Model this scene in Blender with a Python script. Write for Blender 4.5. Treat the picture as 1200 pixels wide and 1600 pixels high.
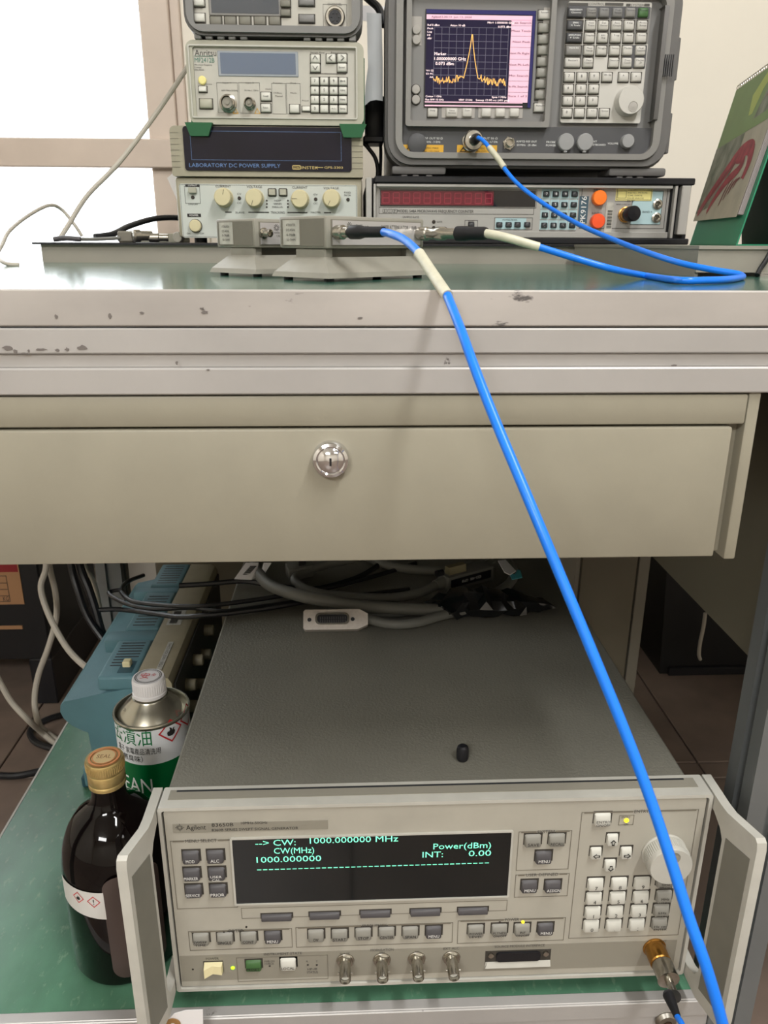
import bpy, bmesh, math, random
from mathutils import Vector, Matrix
random.seed(7)
for _o in list(bpy.data.objects): bpy.data.objects.remove(_o)
SC = bpy.context.scene
COL = SC.collection
PI = math.pi

# ---------------------------------------------------------------- camera
cam_data = bpy.data.cameras.new('camera')
cam = bpy.data.objects.new('camera', cam_data); COL.objects.link(cam); SC.camera = cam
F_PX = 1217.48
cam_data.sensor_fit = 'VERTICAL'; cam_data.sensor_height = 36.0
cam_data.lens = 36.0 * F_PX / 1600.0
cam_data.clip_start = 0.02
rt, up, fw = Vector((0.99910985, -0.04197756, 0.00417139)), Vector((0.00977189, 0.32650212, 0.94514596)), Vector((0.04103689, 0.94426387, -0.32662168))
m = Matrix((rt, up, -fw)).transposed().to_4x4(); m.translation = (0, 0, 0.85)
cam.matrix_world = m
cam_data.dof.use_dof = True; cam_data.dof.focus_distance = 0.60; cam_data.dof.aperture_fstop = 26

# ---------------------------------------------------------------- light
world = bpy.data.worlds.new('daylight'); SC.world = world; world.use_nodes = True
bg = world.node_tree.nodes['Background']; bg.inputs[0].default_value = (0.93, 0.97, 1.0, 1); bg.inputs[1].default_value = 3.2
def area(name, loc, size, energy, color, target):
    l = bpy.data.lights.new(name, 'AREA'); l.shape = 'RECTANGLE'; l.size, l.size_y = size; l.energy = energy; l.color = color
    o = bpy.data.objects.new(name, l); COL.objects.link(o); o.location = loc
    o.rotation_euler = (Vector(target) - Vector(loc)).to_track_quat('-Z', 'Y').to_euler(); return o
area('ceiling_tube_light', (0.75, -0.42, 2.62), (0.16, 1.2), 38, (1, 0.995, 0.98), (0.75, -0.42, 0))
area('ceiling_tube_light', (-1.0, -2.4, 2.62), (1.2, 0.5), 62, (1, 0.995, 0.98), (-0.6, -0.5, 0.3))
area('ceiling_tube_light', (1.7, -1.9, 2.62), (1.2, 0.5), 12, (1, 0.995, 0.98), (1.7, -1.9, 0))
SC.view_settings.view_transform = 'Standard'; SC.view_settings.look = 'None'
SC.view_settings.gamma = 1.0; SC.view_settings.use_curve_mapping = False
SC.view_settings.exposure = 0.42

# ---------------------------------------------------------------- materials
def lin(c):
    c = c / 255.0
    return c / 12.92 if c <= 0.04045 else ((c + 0.055) / 1.055) ** 2.4
MATS = {}
def mat(name, rgb, rough=0.5, metal=0.0, noise=0.0, nscale=60.0, bump=0.0, bscale=400.0, emit=0.0, coat=0.0, trans=0.0, rgb2=None, spots=None, stretch=None, thr=(0.45, 0.6), ior=1.45, spec=0.5):
    mt = bpy.data.materials.new(name); mt.use_nodes = True; nt = mt.node_tree; N = nt.nodes; L = nt.links
    b = N['Principled BSDF']; col = (lin(rgb[0]), lin(rgb[1]), lin(rgb[2]), 1)
    b.inputs['Base Color'].default_value = col; b.inputs['Roughness'].default_value = rough; b.inputs['Metallic'].default_value = metal
    b.inputs['Coat Weight'].default_value = coat; b.inputs['Coat Roughness'].default_value = 0.06; b.inputs['Transmission Weight'].default_value = trans; b.inputs['IOR'].default_value = ior
    b.inputs['Specular IOR Level'].default_value = spec
    if emit:
        b.inputs['Emission Color'].default_value = col; b.inputs['Emission Strength'].default_value = emit
    tc = N.new('ShaderNodeTexCoord'); src = tc.outputs['Object']
    if stretch:
        mp = N.new('ShaderNodeMapping'); mp.inputs['Scale'].default_value = stretch; L.new(src, mp.inputs[0]); src = mp.outputs[0]
    last = None
    if noise:
        t = N.new('ShaderNodeTexNoise'); t.inputs['Scale'].default_value = nscale; t.inputs['Detail'].default_value = 5; L.new(src, t.inputs['Vector'])
        r = N.new('ShaderNodeValToRGB'); r.color_ramp.elements[0].position = 0.3; r.color_ramp.elements[1].position = 0.72
        k = 1 - noise; c2 = rgb2 or tuple(v * k for v in rgb)
        r.color_ramp.elements[0].color = (lin(c2[0]), lin(c2[1]), lin(c2[2]), 1); r.color_ramp.elements[1].color = col
        L.new(t.outputs['Fac'], r.inputs[0]); last = r.outputs[0]
    if spots:
        t = N.new('ShaderNodeTexNoise'); t.inputs['Scale'].default_value = spots[1]; t.inputs['Detail'].default_value = 6; t.inputs['Roughness'].default_value = 0.65; L.new(src, t.inputs['Vector'])
        r = N.new('ShaderNodeValToRGB'); r.color_ramp.elements[0].position = thr[0]; r.color_ramp.elements[1].position = thr[1]
        r.color_ramp.elements[0].color = (0, 0, 0, 1); r.color_ramp.elements[1].color = (1, 1, 1, 1); L.new(t.outputs['Fac'], r.inputs[0])
        mx = N.new('ShaderNodeMix'); mx.data_type = 'RGBA'; L.new(r.outputs[0], mx.inputs[0])
        if last: L.new(last, mx.inputs[6])
        else: mx.inputs[6].default_value = col
        s = spots[0]; mx.inputs[7].default_value = (lin(s[0]), lin(s[1]), lin(s[2]), 1); last = mx.outputs[2]
    if last: L.new(last, b.inputs['Base Color'])
    if bump:
        t = N.new('ShaderNodeTexNoise'); t.inputs['Scale'].default_value = bscale; t.inputs['Detail'].default_value = 3; L.new(src, t.inputs['Vector'])
        bp = N.new('ShaderNodeBump'); bp.inputs['Strength'].default_value = bump; bp.inputs['Distance'].default_value = 0.0006
        L.new(t.outputs['Fac'], bp.inputs['Height']); L.new(bp.outputs[0], b.inputs['Normal'])
    MATS[name] = mt; return mt
M = MATS
mat('wall_paint', (236, 229, 216), 0.8, noise=0.03, nscale=3, bump=0.05, bscale=60)
mat('ceiling_paint', (225, 222, 214), 0.9)
mat('tile', (128, 112, 101), 0.35, noise=0.14, nscale=14)
mat('grout', (70, 58, 50), 0.9)
mat('window_alloy', (206, 190, 176), 0.42, noise=0.05, nscale=9, bump=0.05)
mat('window_glass', (255, 255, 255), 0.02, trans=1.0, ior=1.01)
mat('laminate_green', (62, 104, 88), 0.12, noise=0.10, nscale=30, spots=((172, 190, 172), 190), thr=(0.60, 0.72), bump=0.10, bscale=260)
mat('shelf_green', (84, 128, 102), 0.26, noise=0.10, nscale=60, spots=((140, 170, 142), 130), thr=(0.58, 0.86), bump=0.10, bscale=200, stretch=(1, 0.5, 1))
mat('edge_trim', (182, 176, 170), 0.42, noise=0.14, nscale=14, spots=((92, 88, 86), 34), thr=(0.665, 0.70), stretch=(0.5, 1, 1.3))
mat('alloy', (178, 175, 172), 0.40, metal=0.25, noise=0.06, nscale=12, spots=((98, 94, 92), 40), thr=(0.70, 0.73))
mat('alloy_leg', (126, 130, 131), 0.38, metal=0.5, noise=0.05, nscale=10)
mat('slot_dark', (44, 46, 48), 0.6)
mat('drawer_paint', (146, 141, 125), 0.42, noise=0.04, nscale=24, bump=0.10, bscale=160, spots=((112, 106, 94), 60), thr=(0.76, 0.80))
mat('steel_olive', (120, 114, 98), 0.45, noise=0.06, nscale=5)
mat('steel_grey', (140, 136, 124), 0.5, noise=0.05, nscale=8)
mat('riser_paint', (146, 141, 130), 0.5, noise=0.06, nscale=9)
mat('chrome', (220, 220, 222), 0.10, metal=1)
mat('nickel', (186, 182, 172), 0.24, metal=1, noise=0.1, nscale=300)
mat('brass', (176, 130, 66), 0.26, metal=1)
mat('gold_cap', (226, 200, 136), 0.30, metal=0.8, noise=0.08, nscale=80)
mat('screw_steel', (150, 146, 138), 0.35, metal=1)
mat('black_plastic', (22, 22, 26), 0.38)
mat('black_matt', (14, 14, 17), 0.75)
mat('black_gloss', (10, 11, 16), 0.12, coat=0.5)
mat('rubber_black', (20, 20, 24), 0.5)
mat('black_film', (22, 24, 27), 0.2, bump=1.0, bscale=45, spec=0.9)
mat('connector_alloy', (206, 198, 190), 0.42, metal=0.15, noise=0.06, nscale=300)
mat('contact_olive', (132, 124, 96), 0.4, metal=0.3)
mat('cable_blue', (22, 120, 236), 0.34)
mat('sleeve_cream', (205, 202, 180), 0.42, noise=0.1, nscale=140)
mat('cable_grey', (104, 104, 98), 0.55)
mat('cable_light', (176, 170, 158), 0.5)
mat('cable_black', (26, 27, 30), 0.36)
# instruments
mat('bezel_cream', (172, 168, 156), 0.5, noise=0.05, nscale=30)
mat('frame_cream', (186, 184, 175), 0.42, noise=0.05, nscale=50, spots=((96, 90, 82), 70), thr=(0.76, 0.80))
mat('strip_grey', (138, 134, 122), 0.55)
mat('cover_grey', (118, 116, 106), 0.50, noise=0.10, nscale=7, bump=0.9, bscale=420, spots=((70, 68, 62), 60), thr=(0.75, 0.79))
mat('grip_grey', (118, 116, 106), 0.6, noise=0.04)
mat('key_dark', (78, 76, 78), 0.5)
mat('key_mid', (136, 134, 126), 0.5)
mat('key_light', (198, 197, 188), 0.48)
mat('key_green', (62, 98, 54), 0.5)
mat('key_socket', (58, 54, 48), 0.7)
mat('line_grey', (112, 106, 94), 0.7)
mat('ink_dark', (38, 36, 34), 0.7)
mat('ink_mid', (80, 78, 74), 0.7)
mat('ink_white', (226, 226, 222), 0.6)
mat('ink_blue', (96, 128, 178), 0.6)
mat('ink_gold', (196, 174, 110), 0.5)
mat('ink_teal', (70, 120, 104), 0.6)
mat('ink_red', (196, 40, 44), 0.6)
mat('display_black', (7, 14, 16), 0.10, coat=0.6)
mat('phosphor', (120, 232, 190), 0.5, emit=0.75)
mat('led_yellow', (255, 226, 40), 0.4, emit=1.2)
mat('led_green', (170, 240, 40), 0.4, emit=1.0)
mat('led_off', (46, 40, 34), 0.35)
mat('rocker_cream', (226, 216, 172), 0.42)
mat('analyser_grey', (98, 96, 94), 0.55, noise=0.04, nscale=30, bump=0.2, bscale=300)
mat('analyser_frame', (128, 126, 122), 0.5, noise=0.03, nscale=30)
mat('analyser_bezel', (118, 117, 115), 0.5)
mat('analyser_dark', (74, 74, 76), 0.5)
mat('analyser_light', (186, 183, 176), 0.5)
mat('analyser_pad', (158, 154, 148), 0.5)
mat('cap_grey', (142, 142, 142), 0.45)
mat('cap_dark', (70, 70, 72), 0.55)
mat('label_yellow', (206, 158, 46), 0.5)
mat('label_pale_yellow', (224, 214, 140), 0.5)
mat('screen_back', (26, 22, 44), 0.15, emit=0.5, spec=0.3)
mat('screen_pink', (214, 172, 190), 0.35, emit=0.30)
mat('screen_edge', (30, 28, 84), 0.3, emit=0.25)
mat('screen_grid', (92, 90, 104), 0.4, emit=0.45)
mat('screen_trace', (230, 176, 96), 0.4, emit=0.7)
mat('screen_white', (244, 220, 220), 0.4, emit=0.8)
mat('screen_ink', (90, 40, 60), 0.6)
mat('case_cream', (166, 164, 148), 0.5, noise=0.04)
mat('panel_cream', (180, 177, 167), 0.5, noise=0.03)
mat('foot_green', (38, 92, 58), 0.6)
mat('lcd_blue', (92, 104, 124), 0.15, coat=0.5)
mat('lcd_frame', (140, 146, 152), 0.4)
mat('lcd_dark', (70, 74, 80), 0.15, coat=0.5)
mat('psu_case', (152, 146, 126), 0.5, noise=0.05)
mat('psu_window', (26, 24, 38), 0.12, coat=0.0, noise=0.3, nscale=10, spec=0.35)
mat('psu_panel', (184, 188, 182), 0.45)
mat('knob_ivory', (196, 186, 150), 0.5)
mat('counter_silver', (168, 166, 162), 0.35, metal=0.3)
mat('counter_red', (92, 14, 30), 0.12, coat=0.5, emit=0.12)
mat('seg_red', (140, 40, 56), 0.4, emit=0.15)
mat('plate_blue', (164, 190, 194), 0.5)
mat('label_navy', (62, 84, 96), 0.5)
mat('knob_orange', (240, 120, 40), 0.42)
mat('knob_red', (236, 86, 44), 0.42)
mat('att_grey', (142, 139, 128), 0.45, noise=0.06, nscale=60)
mat('att_side', (116, 112, 101), 0.55, noise=0.04)
mat('att_plate', (184, 180, 178), 0.25, metal=0.3)
mat('sticker', (186, 184, 174), 0.5, noise=0.15, nscale=120)
mat('paper', (228, 226, 226), 0.7)
mat('paper_grey', (168, 170, 172), 0.5, noise=0.08, nscale=20)
mat('tag_kraft', (150, 112, 66), 0.8)
mat('teal_case', (98, 138, 148), 0.52, bump=0.5, bscale=700, noise=0.05, nscale=40)
mat('teal_dark', (48, 84, 96), 0.55)
mat('scope_beige', (168, 158, 132), 0.5, noise=0.06, nscale=40)
mat('scope_face', (66, 64, 60), 0.5)
mat('can_metal', (176, 172, 156), 0.25, metal=0.85, noise=0.05, nscale=30)
mat('can_white', (226, 228, 230), 0.4)
mat('can_green', (0, 104, 52), 0.35)
mat('ink_green', (20, 116, 66), 0.5)
mat('cap_white', (220, 218, 218), 0.4)
mat('bottle_glass', (8, 4, 4), 0.05, spec=0.32)
mat('bottle_label', (206, 204, 200), 0.5)
mat('seal_orange', (226, 150, 96), 0.35, metal=0.3)
mat('seal_cream', (232, 204, 150), 0.3, metal=0.3)
mat('film_brown', (74, 62, 58), 0.35)
mat('patch_orange', (236, 112, 30), 0.5)
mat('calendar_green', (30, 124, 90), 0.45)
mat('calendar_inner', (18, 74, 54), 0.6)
mat('page_green', (120, 144, 92), 0.5, noise=0.08, nscale=20)
mat('page_dark', (74, 84, 66), 0.5, noise=0.4, nscale=60, rgb2=(140, 140, 126))
mat('page_pale', (172, 166, 148), 0.5, noise=0.1, nscale=40)
mat('page_red', (164, 58, 68), 0.5, noise=0.3, nscale=120)
mat('page_red_dark', (112, 44, 48), 0.5)
mat('page_yellow', (164, 176, 92), 0.5)
mat('page_edge', (198, 190, 190), 0.6)
mat('carton', (150, 112, 78), 0.8)
mat('carton_red', (120, 26, 30), 0.8)
mat('label_teal', (90, 190, 204), 0.5)
mat('box_black', (10, 10, 13), 0.5, noise=0.2, nscale=4)
mat('scuff', (108, 102, 98), 0.6)
mat('oxide', (60, 40, 26), 0.8)

# ---------------------------------------------------------------- mesh helpers
class MB:
    def __init__(s): s.bm = bmesh.new()
    def _add(s, vs, fs):
        V = [s.bm.verts.new(v) for v in vs]; out = []
        for f in fs:
            try: out.append(s.bm.faces.new([V[i] for i in f]))
            except ValueError: pass
        return V, out
    def box(s, x0, x1, y0, y1, z0, z1, bev=0.0, seg=1):
        V, F = s._add([(x0, y0, z0), (x1, y0, z0), (x1, y1, z0), (x0, y1, z0), (x0, y0, z1), (x1, y0, z1), (x1, y1, z1), (x0, y1, z1)],
            [(0, 3, 2, 1), (4, 5, 6, 7), (0, 1, 5, 4), (1, 2, 6, 5), (2, 3, 7, 6), (3, 0, 4, 7)])
        if bev:
            es = set(e for f in F for e in f.edges)
            bmesh.ops.bevel(s.bm, geom=list(es), offset=bev, segments=seg, affect='EDGES', profile=0.5)
        return s
    def hexa(s, pts):
        s._add(pts, [(0, 3, 2, 1), (4, 5, 6, 7), (0, 1, 5, 4), (1, 2, 6, 5), (2, 3, 7, 6), (3, 0, 4, 7)]); return s
    def prism(s, outline, y0, y1, f=None):
        """outline in (x,z), extruded y0..y1 (or mapped by f(a,b,c))"""
        f = f or (lambda a, b, c: (a, c, b))
        n = len(outline); vs = [f(a, b, y0) for a, b in outline] + [f(a, b, y1) for a, b in outline]
        s._add(vs, [tuple(range(n)), tuple(range(2 * n - 1, n - 1, -1))] + [(i, i + n, (i + 1) % n + n, (i + 1) % n) for i in range(n)]); return s
    def ring(s, o, i, y0, y1, f=None):
        """frame between outline o and outline i (same count)"""
        f = f or (lambda a, b, c: (a, c, b))
        n = len(o); vs = []
        for L, y in ((o, y0), (i, y0), (o, y1), (i, y1)): vs += [f(a, b, y) for a, b in L]
        fs = []
        for k in range(n):
            j = (k + 1) % n
            fs += [(k, j, n + j, n + k), (2 * n + k, 3 * n + k, 3 * n + j, 2 * n + j), (k, 2 * n + k, 2 * n + j, j), (n + k, n + j, 3 * n + j, 3 * n + k)]
        s._add(vs, fs); return s
    def lathe(s, prof, c=(0, 0, 0), ax=(0, 0, 1), n=24, cap=True, a0=0, a1=2 * PI):
        """prof: [(r, h)] along axis ax from point c"""
        ax = Vector(ax).normalized(); c = Vector(c)
        u = ax.orthogonal().normalized() if abs(ax.z) < 0.999 else Vector((1, 0, 0)); v = ax.cross(u)
        full = abs(a1 - a0 - 2 * PI) < 1e-6; m_ = n if full else n + 1
        vs = []
        for r, h in prof:
            for k in range(m_):
                a = a0 + (a1 - a0) * k / n
                vs.append(c + ax * h + (u * math.cos(a) + v * math.sin(a)) * r)
        fs = []
        for i in range(len(prof) - 1):
            for k in range(n):
                j = (k + 1) % m_
                fs.append((i * m_ + k, i * m_ + j, (i + 1) * m_ + j, (i + 1) * m_ + k))
        if cap and full:
            fs.append(tuple(range(m_))[::-1]); fs.append(tuple(range((len(prof) - 1) * m_, len(prof) * m_)))
        s._add(vs, fs); return s
    def cyl(s, c, ax, r, h, n=20): return s.lathe([(r, 0), (r, h)], c, ax, n)
    def tube(s, pts, r, n=8, smooth=True, rs=None, steps=6):
        P = spline(pts, steps) if smooth and len(pts) > 2 else [Vector(p) for p in pts]
        if rs: RR = [rs[0] + (rs[1] - rs[0]) * i / (len(P) - 1) for i in range(len(P))]
        else: RR = [r] * len(P)
        rings = []; prev = None
        for i, p in enumerate(P):
            t = (P[min(i + 1, len(P) - 1)] - P[max(i - 1, 0)]).normalized()
            if prev is None: u = t.orthogonal().normalized()
            else:
                u = prev - t * prev.dot(t); u = u.normalized() if u.length > 1e-6 else t.orthogonal().normalized()
            prev = u; v = t.cross(u)
            rings.append([p + (u * math.cos(2 * PI * k / n) + v * math.sin(2 * PI * k / n)) * RR[i] for k in range(n)])
        vs = [q for rg in rings for q in rg]; fs = []
        for i in range(len(rings) - 1):
            for k in range(n):
                j = (k + 1) % n; fs.append((i * n + k, i * n + j, (i + 1) * n + j, (i + 1) * n + k))
        fs.append(tuple(range(n))[::-1]); fs.append(tuple(range((len(rings) - 1) * n, len(rings) * n)))
        s._add(vs, fs); return s
    def quad(s, a, b, c, d): s._add([a, b, c, d], [(0, 1, 2, 3)]); return s
    def rect(s, x0, x1, z0, z1, y, t=0.0003): return s.box(x0, x1, y - t, y, z0, z1)
    def text(s, body, x, z, y, h, w=None, al='CENTER', f=None, rot=0, bold=0.0):
        add_text(s, body, x, z, y, h, w, al, f, rot, bold); return s
    def xf(s, mtx): s.bm.transform(mtx); return s

def spline(pts, steps=6):
    P = [Vector(p) for p in pts]; P = [2 * P[0] - P[1]] + P + [2 * P[-1] - P[-2]]; out = []
    for i in range(1, len(P) - 2):
        for k in range(steps):
            t = k / steps; a, b, c, d = P[i - 1], P[i], P[i + 1], P[i + 2]
            out.append(0.5 * ((2 * b) + (c - a) * t + (2 * a - 5 * b + 4 * c - d) * t * t + (3 * b - 3 * c + d - a) * t ** 3))
    out.append(P[-2]); return out

def rr(x0, x1, z0, z1, r, n=4):
    """rounded rectangle outline (x,z), r one value or four (bl, br, tr, tl)"""
    R = (r,) * 4 if not isinstance(r, (tuple, list)) else r
    out = []
    for (cx, cz, a, q) in ((x0 + R[0], z0 + R[0], PI, R[0]), (x1 - R[1], z0 + R[1], 1.5 * PI, R[1]), (x1 - R[2], z1 - R[2], 0, R[2]), (x0 + R[3], z1 - R[3], 0.5 * PI, R[3])):
        for k in range(n + 1):
            t = a + 0.5 * PI * k / n; out.append((cx + q * math.cos(t), cz + q * math.sin(t)))
    return out

_TC = {}
def text_geo(body):
    if body in _TC: return _TC[body]
    cu = bpy.data.curves.new('lettering_source', 'FONT'); cu.body = body; cu.resolution_u = 2; cu.fill_mode = 'FRONT'
    ob = bpy.data.objects.new('lettering_source', cu)
    COL.objects.link(ob); bpy.context.view_layer.update()
    dg = bpy.context.evaluated_depsgraph_get(); me = bpy.data.meshes.new_from_object(ob.evaluated_get(dg))
    vs = [tuple(v.co) for v in me.vertices]; fs = [tuple(p.vertices) for p in me.polygons]
    bpy.data.objects.remove(ob); bpy.data.curves.remove(cu); bpy.data.meshes.remove(me)
    if vs:
        x0 = min(v[0] for v in vs); x1 = max(v[0] for v in vs); y0 = min(v[1] for v in vs)
    else: x0 = x1 = y0 = 0
    _TC[body] = (vs, fs, x0, x1); return _TC[body]
def add_text(mb, body, x, z, y, h, w, al, f, rot, bold):
    """one line of flat lettering, h = cap height; centred on z; facing -y unless f maps (a, b) on the surface"""
    vs, fs, x0, x1 = text_geo(body)
    if not vs: return
    sy = h / 0.70; sx = (w / (x1 - x0)) if w else sy * 0.92
    W = (x1 - x0) * sx; off = {'CENTER': -W / 2, 'LEFT': 0, 'RIGHT': -W}[al]
    if w and len(body) == 1: sx = sy * 0.95; W = (x1 - x0) * sx; off = -W / 2
    ca, sa = math.cos(rot), math.sin(rot); out = []
    for v in vs:
        a = (v[0] - x0) * sx + off; b = v[1] * sy - h / 2
        a, b = a * ca - b * sa, a * sa + b * ca
        out.append(f(x + a, z + b) if f else (x + a, y, z + b))
    mb._add(out, fs)

def fin(mb, name, smooth):
    bmesh.ops.recalc_face_normals(mb.bm, faces=mb.bm.faces)
    me = bpy.data.meshes.new(name); mb.bm.to_mesh(me); mb.bm.free()
    if smooth:
        me.shade_smooth(); me.set_sharp_from_angle(angle=math.radians(smooth if smooth is not True else 35))
    return me
def obj(name, mb, m, parent=None, smooth=True, kind=None, label=None, local=False):
    """ONE mesh object; vertices given in world metres unless local"""
    if parent is not None and not local:
        o = parent; off = Vector((0, 0, 0))
        while o is not None: off += o.location; o = o.parent
        mb.bm.transform(Matrix.Translation(-off))
    me = fin(mb, name, smooth); o = bpy.data.objects.new(name, me); COL.objects.link(o)
    for q in (m if isinstance(m, (list, tuple)) else [m]): me.materials.append(M[q])
    if parent is not None: o.parent = parent
    if kind: o['kind'] = kind
    if label: o['label'] = label
    return o
def tag(o, label, cat, group=None):
    o['label'] = label; o['category'] = cat
    if group: o['group'] = group
    return o
def thing(name, label, cat, loc=(0, 0, 0), rz=0, group=None):
    o = bpy.data.objects.new(name, None); COL.objects.link(o); o.location = loc; o.rotation_euler = (0, 0, rz); o.empty_display_size = 0.02
    return tag(o, label, cat, group)
def struct(name, mb, m, parent=None, smooth=False):
    o = obj(name, mb, m, parent, smooth)
    if parent is None: o['kind'] = 'structure'
    return o
def inst(name, me, loc, parent, rot=None):
    o = bpy.data.objects.new(name, me); COL.objects.link(o); o.parent = parent
    o.location = Vector(loc) - parent.location
    if rot: o.rotation_euler = rot
    return o
_KM = {}
def key_mesh(w, h, d, m, slope=0.0, r=None):
    k = (round(w, 4), round(h, 4), round(d, 4), m, slope)
    if k in _KM: return _KM[k]
    mb = MB(); t = min(w, h) * 0.10
    # tapered cap: base at y=0, face at y=-d, sloped face when slope>0
    mb._add([(-w/2, 0, -h/2), (w/2, 0, -h/2), (w/2, 0, h/2), (-w/2, 0, h/2),
             (-w/2 + t*.5, -d, -h/2 + t*.5), (w/2 - t*.5, -d, -h/2 + t*.5), (w/2 - t, -d + slope, h/2 - t), (-w/2 + t, -d + slope, h/2 - t)],
            [(0, 1, 2, 3), (4, 7, 6, 5), (0, 4, 5, 1), (1, 5, 6, 2), (2, 6, 7, 3), (3, 7, 4, 0)])
    es = [e for e in mb.bm.edges if all(v.co.y < -d * 0.3 for v in e.verts)] + [e for e in mb.bm.edges if (e.verts[0].co.y == 0) != (e.verts[1].co.y == 0)]
    bmesh.ops.bevel(mb.bm, geom=es, offset=min(w, h) * 0.09, segments=1, affect='EDGES', profile=0.5)
    me = fin(mb, 'key', 40); me.materials.append(M[m]); _KM[k] = me; return me
def cable(name, pts, r, m, label=None, cat='cable', parent=None, n=10, steps=6, group=None):
    o = obj(name, MB().tube(pts, r, n, steps=steps), m, parent)
    if label: tag(o, label, cat, group)
    return o

# ================================================================ SETTING
Z = 0.85
fl = struct('floor', MB().box(-2.6, 2.9, -3.2, 1.9, -0.05, -0.0115), 'grout')
def tile_mesh(w, h):
    mb = MB().box(-w/2, w/2, -h/2, h/2, -0.012, 0, 0.0012); me = fin(mb, 'tile', False); me.materials.append(M['tile']); return me
big = tile_mesh(0.597, 0.597); slim = tile_mesh(0.597, 0.039)
for i in range(-5, 4):
    for j in range(-7, 1):
        x = 0.595 + (i + 0.5) * 0.6; y = 1.112 + (j + 0.5) * 0.6
        dy = 0
        if i >= 0 and j < 0: dy = -0.042
        if y + dy < -3.1: continue
        if y > 1.2: y = 1.112 + 0.3
        o = bpy.data.objects.new('tile', big); COL.objects.link(o); o.parent = fl; o.location = (x, y + dy, 0)
for i in range(0, 4):
    o = bpy.data.objects.new('tile', slim); COL.objects.link(o); o.parent = fl; o.location = (0.595 + (i + 0.5) * 0.6, 1.112 - 0.0215, 0)
struct('wall_right', MB().box(2.8, 2.9, -3.2, 1.8, 0, 2.7), 'wall_paint')
struct('wall_left', MB().box(-2.6, -2.5, -3.2, 1.8, 0, 2.7), 'wall_paint')
struct('wall_front', MB().box(-2.5, 2.8, -3.2, -3.1, 0, 2.7), 'wall_paint')
struct('ceiling', MB().box(-2.6, 2.9, -3.2, 1.8, 2.7, 2.8), 'ceiling_paint')
WY = 1.74; WX = -0.30
wb = MB().box(WX, 2.8, WY, WY + 0.12, 0, 2.7).box(-2.5, WX, WY, WY + 0.12, 0, 0.70).box(-2.5, WX, WY, WY + 0.12, 2.3, 2.7).box(-2.5, -2.2, WY, WY + 0.12, 0.70, 2.3)
struct('wall_back', wb, 'wall_paint')
wn = bpy.data.objects.new('window_1', None); COL.objects.link(wn); wn['kind'] = 'structure'; wn.location = (-1.2, WY, 0.70)
fr = MB()
GX = -0.397
fr.box(-0.392, -0.337, WY - 0.03, WY + 0.05, 0.70, 2.3, 0.002).box(-0.337, -0.318, WY - 0.02, WY + 0.05, 0.70, 2.3, 0.002)
fr.box(-2.2, -2.14, WY - 0.03, WY + 0.05, 0.70, 2.3, 0.002).box(-2.14, -0.391, WY - 0.03, WY + 0.05, 2.24, 2.3, 0.002).box(-2.14, -0.391, WY - 0.03, WY + 0.05, 0.70, 0.74, 0.002)
obj('window_frame', fr, 'window_alloy', wn)
obj('transom_bar', MB().box(-2.2, -0.319, WY - 0.045, WY + 0.02, 0.9880, 1.0405, 0.002), 'window_alloy', wn)
obj('window_jamb', MB().box(-0.318, -0.290, WY - 0.012, WY + 0.05, 0.70, 2.3, 0.002), 'wall_paint', wn)
obj('pane', MB().box(-2.14, -0.391, WY + 0.01, WY + 0.014, 1.04, 2.24), 'window_glass', wn)
obj('pane', MB().box(-2.14, -0.391, WY + 0.01, WY + 0.014, 0.74, 0.99), 'window_glass', wn)

# ================================================================ WORKBENCH
TZ = Z - 0.0244
wbn = thing('workbench', 'grey aluminium framed workbench with a green laminate top and a lower shelf', 'workbench', (-0.04, 0.8, 0))
obj('worktop', MB().box(-0.60, 0.36, 0.433, 1.40, TZ - 0.018, TZ), 'laminate_green', wbn, smooth=False, label='green laminate worktop')
et = MB().box(-0.60, 0.36, 0.430, 0.4335, Z - 0.0428, TZ + 0.0006, 0.0008)
obj('edge_trim', et, 'edge_trim', wbn, label='scuffed pale edging of the worktop')
# apron profiles under the top
def rail(z1, z0, y0, y1, lip):
    mb = MB().box(-0.60, 0.36, y0, y1, z0, z1, 0.0008); return mb
obj('apron_rail', MB().box(-0.60, 0.36, 0.430, 0.470, Z - 0.0573, Z - 0.0436, 0.0008).box(-0.60, 0.36, 0.4325, 0.470, Z - 0.0650, Z - 0.0574, 0.0005), 'alloy', wbn, label='aluminium profile with a lengthwise groove')
obj('apron_rail', MB().box(-0.60, 0.36, 0.4285, 0.470, Z - 0.0793, Z - 0.0648, 0.0008), 'alloy', wbn)
def leg_mb(x0, y0, z0, z1, w=0.038):
    x1 = x0 + w; y1 = y0 + w; s = 0.0045; c = w / 2; d = 0.007
    o = [(x0, y0), (x0 + c - s, y0), (x0 + c - s, y0 + d), (x0 + c + s, y0 + d), (x0 + c + s, y0), (x1, y0),
         (x1, y0 + c - s), (x1 - d, y0 + c - s), (x1 - d, y0 + c + s), (x1, y0 + c + s), (x1, y1),
         (x0 + c + s, y1), (x0 + c + s, y1 - d), (x0 + c - s, y1 - d), (x0 + c - s, y1), (x0, y1),
         (x0, y0 + c + s), (x0 + d, y0 + c + s), (x0 + d, y0 + c - s), (x0, y0 + c - s)]
    return MB().prism(o, z0, z1, lambda a, b, c_: (a, b, c_))
for (x0, y0) in ((0.3035, 0.481), (-0.426, 0.481), (-0.388, 1.10), (0.3035, 1.16)):
    lg = obj('leg', leg_mb(x0, y0, 0.012, Z - 0.082), 'alloy_leg', wbn, smooth=False)
    obj('foot_pad', MB().cyl((x0 + 0.019, y0 + 0.019, 0), (0, 0, 1), 0.017, 0.012), 'black_plastic', lg)
SZ = Z - 0.612
obj('rear_panel', MB().box(-0.352, 0.3740, 1.300, 1.312, 0.02, TZ - 0.02, 0.001), 'steel_olive', wbn, smooth=False)
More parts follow.
